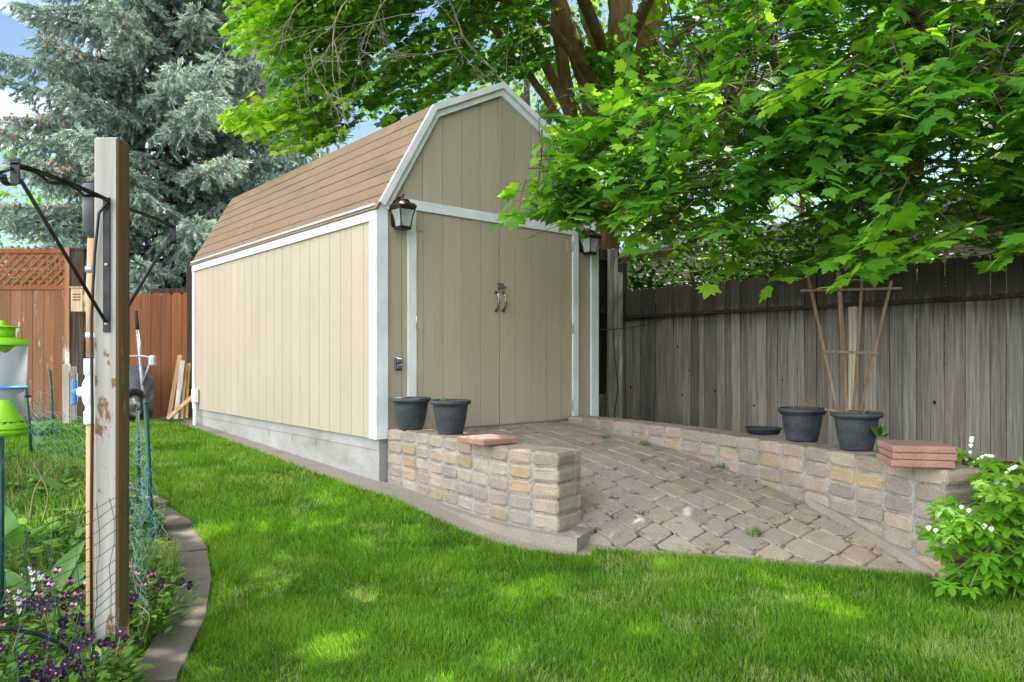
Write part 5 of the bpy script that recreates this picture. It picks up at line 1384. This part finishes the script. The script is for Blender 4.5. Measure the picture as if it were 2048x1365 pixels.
# ================================================================== SPRUCE
sr=empty('blue_spruce',(-6.6,14.0,0)); tag(sr,'tall blue spruce with drooping frosted branches and brown cones behind the orange fence','tree'); so_=Vector(sr.location)
mb=MB(); limb(mb,[(0,0,-.1),(.02,0,3),(.0,.02,8),(0,0,15.5)],.24,.05,14,.01); mb.build('trunk',M['sprucebark'],sr)
spA=[];spD=[];spS=[];spC=[];br=MB();cones=MB()
def rad(z): return max(.15,4.3*(1-(z/20.0))**1.0)*(1 if z>2.5 else .8+.08*z)
nb=310
for i in range(nb):
    z=1.3+14.2*(i/nb)**1.12; az=i*2.39996+random.uniform(-.35,.35); L=rad(z)*random.uniform(.78,1.12)
    if i%9==0: L*=1.08
    vis=z<9.5
    if z<4.2 and math.sin(az)<0: L=min(L,2.9/max(.3,-math.sin(az)))
    d=Vector((math.cos(az),math.sin(az),0)); s=Vector((-d.y,d.x,0)); pts=[];p=Vector((0,0,z)); n=12
    down=random.uniform(.10,.34) if z<9 else random.uniform(-.15,.15)
    for k in range(n+1):
        t=k/n; pts.append(p.copy()); sl=-down*(1-1.5*t**1.6); p=p+(d+s*.10*math.sin(t*3+i)+UPV*sl).normalized()*(L/n)
    br.tube(pts,[.028*(1-.8*k/n)*(.5+L/4) for k in range(n+1)],5,cap=False)
    nbr=int(21*L/3)+5 if vis else 8
    for q in range(nbr):
        for sg in (1,-1,0):
            t=.18+.82*(q+random.random())/nbr; f=t*n; a=min(int(f),n-1); b=pts[a].lerp(pts[a+1],f-a); ax=(pts[a+1]-pts[a]).normalized()
            ll=(.50*(1.08-t)**.6+.15)*random.uniform(.7,1.15)*(L/3.2)**.5
            if sg==0: dv=(ax*.5+UPV*random.uniform(-1.1,-.5)+s*random.uniform(-.6,.6)); ll*=.95
            else: dv=(ax*random.uniform(.45,.8)+s*sg*.8+UPV*random.uniform(-.42,.02))
            dv.normalize(); c=b.copy(); step=.055 if vis else .11; m=max(2,int(ll/step))
            for w_ in range(m):
                c=c+dv*step; dv=(dv+UPV*(-.06 if sg else -.05)+Vector((random.gauss(0,.07),random.gauss(0,.07),random.gauss(0,.05)))).normalized()
                sd=(dv+Vector((random.gauss(0,.42),random.gauss(0,.42),random.gauss(0,.30)))).normalized()
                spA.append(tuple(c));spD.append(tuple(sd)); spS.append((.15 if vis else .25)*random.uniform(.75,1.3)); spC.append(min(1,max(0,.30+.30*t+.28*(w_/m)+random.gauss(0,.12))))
    # tip shoots along the upper side
    for q in range(int(26*L/3) if vis else 6):
        t=.25+.75*random.random(); f=t*n; a=min(int(f),n-1); b=pts[a].lerp(pts[a+1],f-a); ax=(pts[a+1]-pts[a]).normalized()
        spA.append(tuple(b+UPV*.02)); spD.append(tuple((ax+UPV*random.uniform(.2,.8)+s*random.gauss(0,.5)).normalized())); spS.append(.165); spC.append(min(1,max(0,random.gauss(.78,.12))))
    if vis and z>3.2 and random.random()<.6:
        for q in range(random.randint(12,28)):
            t=random.choice((.62,.8,.92))+random.uniform(-.07,.06); f=t*n; a=min(int(f),n-1); b=pts[a].lerp(pts[a+1],f-a)+s*random.gauss(0,.09)+UPV*random.uniform(.0,.11); l=random.uniform(.085,.13)
            cones.lathe([(0,0),(.024,-l*.25),(.026,-l*.6),(.008,-l)],6,Matrix.Translation(b)@Matrix.Rotation(random.gauss(0,.35),4,'X')@Matrix.Rotation(random.gauss(0,.35),4,'Y'))
# shoot: bottle-brush of narrow blades
sv=[];stt=[]
for k in range(7):
    a=2*math.pi*k/7+.3*(k%2); t=(0.0,.12,.25,.38)[k%4]; o=Vector((math.cos(a),0,math.sin(a))); tn=Vector((-math.sin(a),0,math.cos(a)))
    b=Vector((0,t,0)); e=b+o*.30+Vector((0,.46,0)); n=len(sv); sv+=[tuple(b-tn*.085),tuple(b+tn*.085),tuple(e)]; stt.append((n,n+1,n+2))
n=len(sv); sv+=[(-.09,.2,0),(.09,.2,0),(0,.95,0)]; stt.append((n,n+1,n+2))
SHOOT=(np.array(sv),np.array(stt))
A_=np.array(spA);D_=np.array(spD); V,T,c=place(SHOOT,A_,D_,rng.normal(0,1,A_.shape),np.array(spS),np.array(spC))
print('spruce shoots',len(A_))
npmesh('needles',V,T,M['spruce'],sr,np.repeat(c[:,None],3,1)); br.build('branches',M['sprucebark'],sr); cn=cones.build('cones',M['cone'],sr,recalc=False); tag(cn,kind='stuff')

# ================================================================== BACKGROUND TREES
def bgtree(x,y,h,r,label,tone,nclump=26,per=150,size=.20,zc=.62,ry=None):
    t=empty('deciduous_tree',(x,y,0)); tag(t,label,'tree','leafy trees behind the yard')
    mb=MB(); limb(mb,[(0,0,-.2),(.1,0,h*.3),(0,.1,h*.6),(0,0,h*.85)],.05*r+.08,.04,10,.02)
    for k in range(7):
        a=k*2.4; z=h*(.3+.06*k); limb(mb,[(0,0,z),(math.cos(a)*r*.35,math.sin(a)*r*.35,z+h*.1),(math.cos(a)*r*.75,math.sin(a)*r*.75,z+h*.18)],.05+.01*r,.015,6,.02)
    mb.build('trunk',M['bark2'],t); L=Leaves()
    for k in range(nclump):
        v=Vector((random.gauss(0,1),random.gauss(0,1),random.gauss(0,1))).normalized()*random.uniform(.35,1.0); c=Vector((v.x*r,v.y*r,h*zc+v.z*h*(1-zc))); cr=r*random.uniform(.20,.36); ct=random.gauss(0,.10)
        for q in range(per):
            w=Vector((random.gauss(0,1),random.gauss(0,1),random.gauss(0,.75)))*.55*cr
            dd=(w.normalized()+Vector((random.gauss(0,.5),random.gauss(0,.5),-.35))); L.add(c+w,dd,UPV+Vector((random.gauss(0,.5),random.gauss(0,.5),0)),size*random.uniform(.6,1.2),tone+ct+random.gauss(0,.12))
    L.mesh('crown',QUAD,M['treeleaf'],t); return t
bgtree(-16,20,8.0,3.4,'bright leafy tree showing low behind the spruce at the far left',.75)
bgtree(-8.5,24,8.5,3.8,'pale green tree glimpsed through the lower spruce branches',.80)
bgtree(.4,19,11.5,3.4,'tall bright green tree filling the gaps behind the maple over the shed peak',.80,40,150)
bgtree(-1.6,26,8.8,3.0,'yellow-green tree just clearing the shed roof',.92,22)
bgtree(4.2,23,10.5,3.8,'bright backlit tree behind the maple stems',.85,34)
bgtree(10.5,26,9.5,4.2,'light green tree behind the neighbouring house roof',.85,30)
bgtree(17.5,26,8.5,3.8,'leafy tree rising over the right end of the neighbouring house',.6,26)
bgtree(-2.9,13.5,3.4,1.5,'low bushy tree behind the shed and the stained fence',.55,22,110,.13,.5)
bgtree(-12.5,13.2,4.2,1.8,'low leafy tree behind the lattice fence',.70,24,120,.14,.5)
# shrubs over the fence
def shrub(u,v,h,r,label,tone,n,size,zc=.6,ry=1.0):
    p=S(u,v); o=empty('leafy_shrub',(p.x,p.y,0),SHED_R); tag(o,label,'shrub'); L=Leaves(); mb=MB()
    for k in range(9):
        a=k*2.4; mb.tube(curve([(0,0,-.1),(.15*math.cos(a),.15*math.sin(a),h*.4),(r*.6*math.cos(a),r*ry*.6*math.sin(a),h*.85)],5),[.03]*5+[.02]*5+[.008],5)
    mb.build('stems',M['bark2'],o)
    for k in range(n):
        vv=Vector((random.gauss(0,1),random.gauss(0,1),random.gauss(0,1))).normalized()*random.random()**.5
        p=Vector((vv.x*r,vv.y*r*ry,h*zc+vv.z*h*(1-zc)))*(1+.12*math.sin(vv.x*7+vv.z*9)); L.add(p,vv+Vector((random.gauss(0,.6),random.gauss(0,.6),-.2)),UPV+Vector((random.gauss(0,.6),random.gauss(0,.6),0)),size*random.uniform(.6,1.2),tone+random.gauss(0,.18))
    L.mesh('foliage',QUAD,M['shrubleaf'],o); return o
shrub(6.5,-.9,2.9,1.05,'dense small-leaved green shrub bulging above the middle of the grey fence',.50,9500,.115,.60,1.5)
shrub(6.7,.9,2.85,1.0,'dense green shrub between the bulging one and the ivy-dark one behind the grey fence',.38,8500,.115,.60,1.2)
shrub(6.2,2.35,2.75,.75,'dark leafy shrub showing over the grey fence next to its end post',.10,5000,.12,.55,1.1)

# ================================================================== NEIGHBOURING HOUSE
nh=empty('brick_house',SHED_O,SHED_R); tag(nh,'pale brick neighbouring house with tan eaves beyond the grey fence','house')
HU=9.2
mb=MB(); mb.box((HU,-9,-.2),(HU+8,9.5,3.25)); mb.build('wall',M['brick'],nh)
mb=MB(); mb.prism([(HU-.62,3.32),(HU+4,4.05),(HU+8.6,3.32)],-9.5,10); rf=mb.build('roof',M['houseroof'],nh)
mb=MB(); mb.box((HU-.60,-9.4,3.255),(HU-.001,9.9,3.30)); mb.build('soffit',M['fascia'],nh)
mb=MB(); mb.box((HU-.655,-9.45,3.20),(HU-.625,9.95,3.345)); mb.build('fascia_board',M['fascia'],nh)
mb=MB(); mb.prism([(HU-.76,3.25),(HU-.66,3.23),(HU-.658,3.37),(HU-.77,3.37)],-9.46,9.96); mb.build('gutter',M['trim'],nh)
wf=MB(); wf.box((HU-.05,-.65,1.15),(HU-.002,.75,1.22)); wf.box((HU-.05,-.65,2.52),(HU-.002,.75,2.6)); wf.box((HU-.05,-.65,1.222),(HU-.002,-.57,2.518)); wf.box((HU-.05,.67,1.222),(HU-.002,.75,2.518)); wf.box((HU-.045,.02,1.222),(HU-.002,.08,2.518))
wn=wf.build('window',M['trim'],nh); mb=MB(); mb.box((HU-.025,-.569,1.223),(HU-.012,.669,2.517)); mb.build('pane',M['winglass'],wn)

# ================================================================== BLEEDING HEART at right
bh=empty('bleeding_heart',(2.72,3.78,-.12)); tag(bh,'lime green bleeding heart with strings of white flowers at the right wall end','plant')
bo=Vector(bh.location); L=Leaves(); ST_=MB()
def bleed_leaf(p,d,size,tone):
    # a compound leaf: three cut leaflets on a stalk
    d=d.normalized(); s=d.cross(UPV); s=s.normalized() if s.length>1e-3 else Vector((1,0,0))
    for k,(a,b) in enumerate(((0,1.0),(1,.8),(-1,.8))):
        dd=(d+s*a*.95+Vector((0,0,-.25))).normalized(); q=p+dd*size*.22
        L.add(q,dd,UPV+Vector((random.gauss(0,.25),-.35+random.gauss(0,.25),0)),size*b*random.uniform(.8,1.1),tone+random.gauss(0,.10))
        ST_.tube([p,q],.0014,3,cap=False)
tips=[]
for k in range(620):
    px=random.uniform(1870,2150); up=interp(px,[(1870,1010),(1900,915),(1935,895),(1990,915),(2048,950),(2150,965)]); lo=interp(px,[(1870,1070),(1910,1170),(2000,1190),(2150,1200)])
    if px<1960 and random.random()<.86: continue
    py=random.uniform(up,lo); D=random.uniform(3.45,4.2)
    if px<1960 and 930<py<1010 and px<1945: continue
    if px<1965: D=random.uniform(3.4,3.75)
    if py<945: D=random.uniform(3.95,4.25)
    tips.append((W(px,py,D)))
for px,py,D in ((1885,1010,3.55),(1893,1050,3.5),(1906,1035,3.5),(1880,1075,3.5),(1915,1000,3.6),(1925,905,4.15),(1905,925,4.2),(1945,920,4.1),(1950,1030,3.5),(1900,1160,3.5),(1920,1135,3.5)): tips.append(W(px,py,D))
for p in tips:
    p.z=max(p.z,-.05); root=Vector((2.74+random.gauss(0,.13),3.80+random.gauss(0,.10),-.12)); o=(p-root); o.z=0
    mid_=root.lerp(p,.55)+Vector((0,0,.10+.12*random.random()))
    q=p-bo; ST_.tube([c_-bo for c_ in curve([root,mid_,p],4)],[.0042]*4+[.003]*4+[.0022],4,cap=False)
    d=o.normalized()*random.uniform(.4,1)+Vector((random.gauss(0,.4),-.35+random.gauss(0,.3),random.uniform(-.25,.2)))
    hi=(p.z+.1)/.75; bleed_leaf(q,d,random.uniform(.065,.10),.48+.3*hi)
fl=[]
def heart(p,s=.012):
    m=MB(); m.lathe([(0,0),(s*.55,-s*.15),(s*.85,-s*.6),(s*.7,-s*1.1),(s*.3,-s*1.5),(s*.32,-s*1.75),(0,-s*1.8)],8,Matrix.Translation(p)@Matrix.Diagonal((1.25,.6,1,1))); return m
def raceme(pts,n):
    C=curve([W(*p) for p in pts],6); ST_.tube([c_-bo for c_ in C],.0017,4,cap=False)
    for k in range(n):
        f=(.25+.72*k/max(1,n-1))*(len(C)-1); a=min(int(f),len(C)-2); p=C[a].lerp(C[a+1],f-a)-bo-Vector((0,0,.012))
        ST_.tube([p+Vector((0,0,.012)),p],.0008,3,cap=False); m=heart(p,.0135*random.uniform(.8,1.1)); m.cur=(1,1,1); m.c=[(.86,.87,.82)]*len(m.v); fl.append(m)
raceme([(1915,930,4.1),(1938,905,4.1),(1942,880,4.1),(1944,868,4.1)],5)
raceme([(1930,950,4.0),(1948,920,4.0),(1968,905,4.0),(1985,905,4.0)],7)
raceme([(2000,960,3.9),(2015,935,3.9),(2032,925,3.9)],5)
for px,py,D in ((1866,1056,3.45),(1932,1015,3.45),(1977,1052,3.4),(2002,965,3.6)): raceme([(px-12,py-8,D),(px-4,py-10,D),(px+6,py-3,D)],2)
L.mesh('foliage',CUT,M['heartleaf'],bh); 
ST_.c=[(.35,.35,.35)]*len(ST_.v); ST_.build('stems',M['stem'],bh)
for m in fl[:60]: m.build('flower',M['petal'],bh,recalc=False)

# ================================================================== PANSIES AND BROAD LEAVES
def pansy_flower(kind):
    mb=MB(); cols={'dark':((.016,.004,.018),(.02,.005,.026),(.017,.004,.02)),'violet':((.026,.006,.036),(.045,.013,.065),(.024,.006,.036)),'white':((.10,.02,.09),(.50,.42,.45),(.62,.58,.52)),'wine':((.10,.012,.035),(.55,.35,.42),(.12,.015,.05))}[kind]
    def petal(ang,r,w,col,y0):
        mb.cur=col; n=9; vs=[(0,y0,0)]
        for k in range(n):
            a=ang+(k/(n-1)-.5)*w; rr=r*(.55+.45*math.sin(math.pi*(.12+.76*k/(n-1)))); vs.append((rr*math.cos(a),y0-.0015*math.sin(k*1.3),rr*math.sin(a)))
        mb.add(vs,[(0,i,i+1) for i in range(1,n)])
    petal(R(68),.017,1.5,cols[0],.002); petal(R(112),.017,1.5,cols[0],.0028)
    petal(R(8),.0155,1.5,cols[1],.0008); petal(R(172),.0155,1.5,cols[1],.0012); petal(R(270),.019,1.9,cols[2],-.0004)
    mb.cur=(.5,.26,.02) if kind!='dark' else (.16,.07,.012); mb.add([(0.0032*math.cos(a),-.0012,-.002+.0032*math.sin(a)) for a in np.linspace(0,2*math.pi,7)[:-1]],[(0,1,2,3,4,5)])
    if kind in('white','wine'):
        mb.cur=(.05,.008,.03)
        for a in (R(250),R(270),R(290)): mb.add([(.004*math.cos(a),-.0009,.004*math.sin(a)),(.012*math.cos(a-.09),-.0009,.012*math.sin(a-.09)),(.012*math.cos(a+.09),-.0009,.012*math.sin(a+.09))],[(0,1,2)])
    me=mb.build('flower',M['petal'],None,recalc=False); return me
def pansy(kind,seed,nf,label):
    rr=random.Random(seed); o=empty('pansy_plant'); tag(o,label,'pansy','pansies in the flower bed'); L=Leaves(); st=MB()
    for k in range(150):
        a=rr.uniform(0,6.28); r=.118*rr.random()**.6; z=rr.uniform(.01,.115); L.add((r*math.cos(a),r*math.sin(a),z),(math.cos(a)+rr.gauss(0,.4),math.sin(a)+rr.gauss(0,.4),rr.uniform(-.1,.8)),(rr.gauss(0,.3),rr.gauss(0,.3),1),rr.uniform(.02,.042),rr.uniform(.15,.8))
    f0=pansy_flower(kind); f0.parent=o
    for k in range(nf):
        f=f0 if k==0 else f0.copy()
        if k: COL.objects.link(f); f.parent=o
        a=rr.uniform(0,6.28); r=.11*rr.random()**.5; z=rr.uniform(.10,.165); f.location=(r*math.cos(a),r*math.sin(a),z); f.rotation_euler=(rr.uniform(-.75,-.1),rr.uniform(-.3,.3),rr.uniform(-1.0,1.0)+.45); s=rr.uniform(.65,1.05); f.scale=(s,s,s)
        st.tube([(r*.4*math.cos(a),r*.4*math.sin(a),0),(r*math.cos(a),r*math.sin(a)+.004,z-.004)],.0012,4,cap=False)
    L.mesh('foliage',OVAL,M['weed'],o); st.build('stems',M['stem'],o); return o
protos=[pansy('dark',1,5,'dark purple pansy plant with near-black flowers'),pansy('violet',2,6,'violet pansy plant with yellow eyes'),pansy('white',3,6,'pansy plant with white and wine faces'),pansy('wine',4,5,'wine red pansy plant with pink lower petals')]
used=set(); spots=[]
rr=random.Random(5)
for k in range(420):
    x=rr.uniform(-2.35,-1.28); y=rr.uniform(2.0,3.45)
    if x/y<-.80: continue
    if abs(x+1.53)<.11 and abs(y-2.77)<.13: continue
    if not inpoly(np.array([x]),np.array([y]),BED)[0]: continue
    if any((x-a)**2+(y-b)**2<.0125 for a,b in spots): continue
    spots.append((x,y))
ROW=['front row','second row','third row','fourth row','back row']
spots.sort(key=lambda p:p[1])
LB={0:'dark purple pansy plant with near-black flowers',1:'violet pansy plant with yellow-eyed flowers',2:'pansy plant with white faces and wine upper petals',3:'wine red pansy plant with pink lower petals'}
PL={0:'low in the bed around the timber post',1:'low in the bed around the timber post',2:'high in the bed left of the timber post',3:'high in the bed left of the timber post'}
for i,(x,y) in enumerate(spots):
    q=rr.random(); hi=y>2.85
    kind=(2 if q<.25 else 3 if q<.6 else 1) if hi and x<-1.62 else (0 if q<.55 else 1 if q<.92 else 3)
    if kind not in used: o=protos[kind]; used.add(kind)
    else: o=copy_tree(protos[kind])
    o.location=(x,y,zgf(x,y)+.045); o.rotation_euler=(0,0,rr.uniform(-.5,.5)); s=rr.uniform(.85,1.2); o.scale=(s,s,s)
    o['label']=LB[kind]+', '+('massed in the flower bed' )
for k in range(4):
    if k not in used: protos[k].location=(-1.9,2.6+.1*k,-.08)
print('pansies',len(spots))
def rosette(px,py,D,n,ln,label,tone=.5,seed=0):
    rr=random.Random(seed); w=W(px,py,D); o=empty('broad_leaf_plant',(w.x,w.y,zgf(w.x,w.y)+.02)); tag(o,label,'plant')
    for k in range(n):
        L=Leaves(); a=rr.uniform(0,6.28) if n>3 else k*2.1+rr.random(); el=rr.uniform(.35,1.15); d=Vector((math.cos(a)*math.cos(el),math.sin(a)*math.cos(el),math.sin(el))); L.add((.01*math.cos(a),.01*math.sin(a),0),d,UPV-d*.4+Vector((0,-.3,0)),ln*rr.uniform(.7,1.15),tone+rr.gauss(0,.15)); L.mesh('leaf',LANCE,M['bigleaf'],o)
    return o
rosette(75,1105,3.2,11,.36,'pale broad-leaved rosette beside the pansies, leaves standing upright',.75,1)
rosette(20,1120,3.1,8,.30,'broad-leaved rosette cut by the left edge of the picture',.55,2)
rosette(140,1080,3.5,8,.30,'mid green broad-leaved plant close to the tan pipe',.35,3)
rosette(30,1010,4.2,9,.36,'dark toothed-leaf plant behind the pale rosette',.2,4)
rosette(160,930,5.4,6,.40,'single bushy green plant standing behind the tan pipe',.45,5)
rosette(300,1190,3.3,6,.16,'small leafy plant growing between the edging and the timber post',.3,6)
rosette(75,870,8.6,9,.35,'dark green leafy plant at the foot of the lattice fence',.1,7)
rosette(215,1345,2.5,7,.12,'small green seedling at the foot of the timber post',.4,8)
# low leafy undergrowth in the bed
UL=Leaves(); k=0
while k<5200:
    y=rng.uniform(2.0,6.6); x=-rng.uniform(.45,.80)*y if y<4 else -rng.uniform(.50,.76)*y
    if not inpoly(np.array([x]),np.array([y]),BED)[0] or vnoise(np.array([x]),np.array([y]),2.1,55)[0]<.36: k+=.2; continue
    h=.02+.17*rng.random()*vnoise(np.array([x]),np.array([y]),4.3,56)[0]; a=rng.uniform(0,6.28)
    UL.add((x,y,zgf(x,y)+.03+h),(math.cos(a),math.sin(a),rng.uniform(-.4,.7)),(rng.normal(0,.35),rng.normal(0,.35),1),rng.uniform(.03,.08)*(1 if y<4 else 1.3),rng.uniform(.1,.75)); k+=1
tag(UL.mesh('undergrowth',OVAL,M['weed']),'low leafy green growth between the flowers and weeds of the bed','undergrowth',kind='stuff')
# dry bent stalks
for k,(a,b,c_) in enumerate((((60,1040,3.6),(70,980,3.6),(100,935,3.65)),((85,1045,3.6),(95,985,3.6),(60,915,3.6)),((285,1270,3.0),(275,1190,3.0),(258,1120,3.0)),((280,1290,2.9),(298,1235,2.9),(275,1210,2.9)))):
    C=curve([W(*a),W(*b),W(*c_)],6); o0=C[0].copy(); mb=MB(); mb.tube([p-o0 for p in C],[.006*(1-.06*q) for q in range(len(C))],5); mb.c=[(.85,.85,.85)]*len(mb.v)
    o=mb.build('dry_stalk',M['stem'],None,tuple(o0)); tag(o,('pale bent stalk leaning right above the broad leaves','pale bent stalk leaning left above the broad leaves','tall pale stalk arching beside the post right face','short hooked stalk beside the post right face')[k],'stalk')
# ================================================================== CAMERA, LIGHT, SKY
cam=bpy.data.cameras.new('camera'); co=bpy.data.objects.new('camera',cam); COL.objects.link(co)
cam.sensor_width=36; cam.lens=36*F/2048; cam.shift_y=(HY-682.5)/2048; cam.clip_end=1000; cam.clip_start=.05
co.location=(0,0,CAMZ); co.rotation_euler=(math.pi/2,0,0); SC.camera=co
EL,AZ=SUN_EL,SUN_AZ                                     # sun behind the shed, a little right
d=Vector((math.sin(AZ)*math.cos(EL),math.cos(AZ)*math.cos(EL),math.sin(EL)))
sun=bpy.data.lights.new('sun','SUN'); sun.energy=3.6; sun.angle=R(.55); sun.color=(1,.95,.86)
so=bpy.data.objects.new('sun',sun); COL.objects.link(so); so.rotation_euler=d.to_track_quat('Z','Y').to_euler(); so.location=(0,20,30)
w=bpy.data.worlds.new('World'); SC.world=w; w.use_nodes=True; t=w.node_tree; t.nodes.clear()
o=t.nodes.new('ShaderNodeOutputWorld'); bg=t.nodes.new('ShaderNodeBackground'); sky=t.nodes.new('ShaderNodeTexSky')
sky.sky_type='NISHITA'; sky.sun_disc=False; sky.sun_elevation=EL; sky.sun_rotation=AZ; sky.air_density=1; sky.dust_density=.6; sky.ozone_density=1.4
bg.inputs['Strength'].default_value=.065
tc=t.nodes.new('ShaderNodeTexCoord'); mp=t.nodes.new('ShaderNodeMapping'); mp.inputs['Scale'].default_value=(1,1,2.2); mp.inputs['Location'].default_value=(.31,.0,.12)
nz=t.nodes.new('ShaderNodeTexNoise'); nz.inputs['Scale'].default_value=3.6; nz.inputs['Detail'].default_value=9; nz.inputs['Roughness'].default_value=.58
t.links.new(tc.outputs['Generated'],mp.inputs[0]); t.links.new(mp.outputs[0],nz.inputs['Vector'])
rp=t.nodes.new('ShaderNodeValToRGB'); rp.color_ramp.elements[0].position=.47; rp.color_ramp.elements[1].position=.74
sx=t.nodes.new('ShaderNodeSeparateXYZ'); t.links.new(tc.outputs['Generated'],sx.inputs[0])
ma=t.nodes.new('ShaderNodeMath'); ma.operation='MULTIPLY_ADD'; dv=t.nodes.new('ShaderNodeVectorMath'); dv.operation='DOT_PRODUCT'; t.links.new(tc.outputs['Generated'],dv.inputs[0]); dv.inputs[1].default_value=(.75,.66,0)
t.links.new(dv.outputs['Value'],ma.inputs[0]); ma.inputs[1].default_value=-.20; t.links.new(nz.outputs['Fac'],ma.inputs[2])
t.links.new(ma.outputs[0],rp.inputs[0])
# clouds opposite the sun, unseen behind the viewer, boosted to light the yard
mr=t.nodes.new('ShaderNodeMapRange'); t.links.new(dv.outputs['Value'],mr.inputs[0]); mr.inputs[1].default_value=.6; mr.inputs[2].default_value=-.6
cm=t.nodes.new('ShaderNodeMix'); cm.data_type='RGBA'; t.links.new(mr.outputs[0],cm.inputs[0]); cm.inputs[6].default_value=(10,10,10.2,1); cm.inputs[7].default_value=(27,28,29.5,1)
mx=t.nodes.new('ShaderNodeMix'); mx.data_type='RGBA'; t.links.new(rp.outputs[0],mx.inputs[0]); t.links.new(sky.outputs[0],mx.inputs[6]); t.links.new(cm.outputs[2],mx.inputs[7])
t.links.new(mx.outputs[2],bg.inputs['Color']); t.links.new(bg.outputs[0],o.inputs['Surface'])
SC.view_settings.view_transform='Standard'; SC.view_settings.look='None'; SC.view_settings.gamma=1; SC.view_settings.exposure=1.8
cy=SC.cycles; cy.max_bounces=8; cy.diffuse_bounces=4; cy.transmission_bounces=6; cy.transparent_max_bounces=10; cy.glossy_bounces=3; cy.caustics_reflective=False; cy.caustics_refractive=False
cy.use_denoising=True
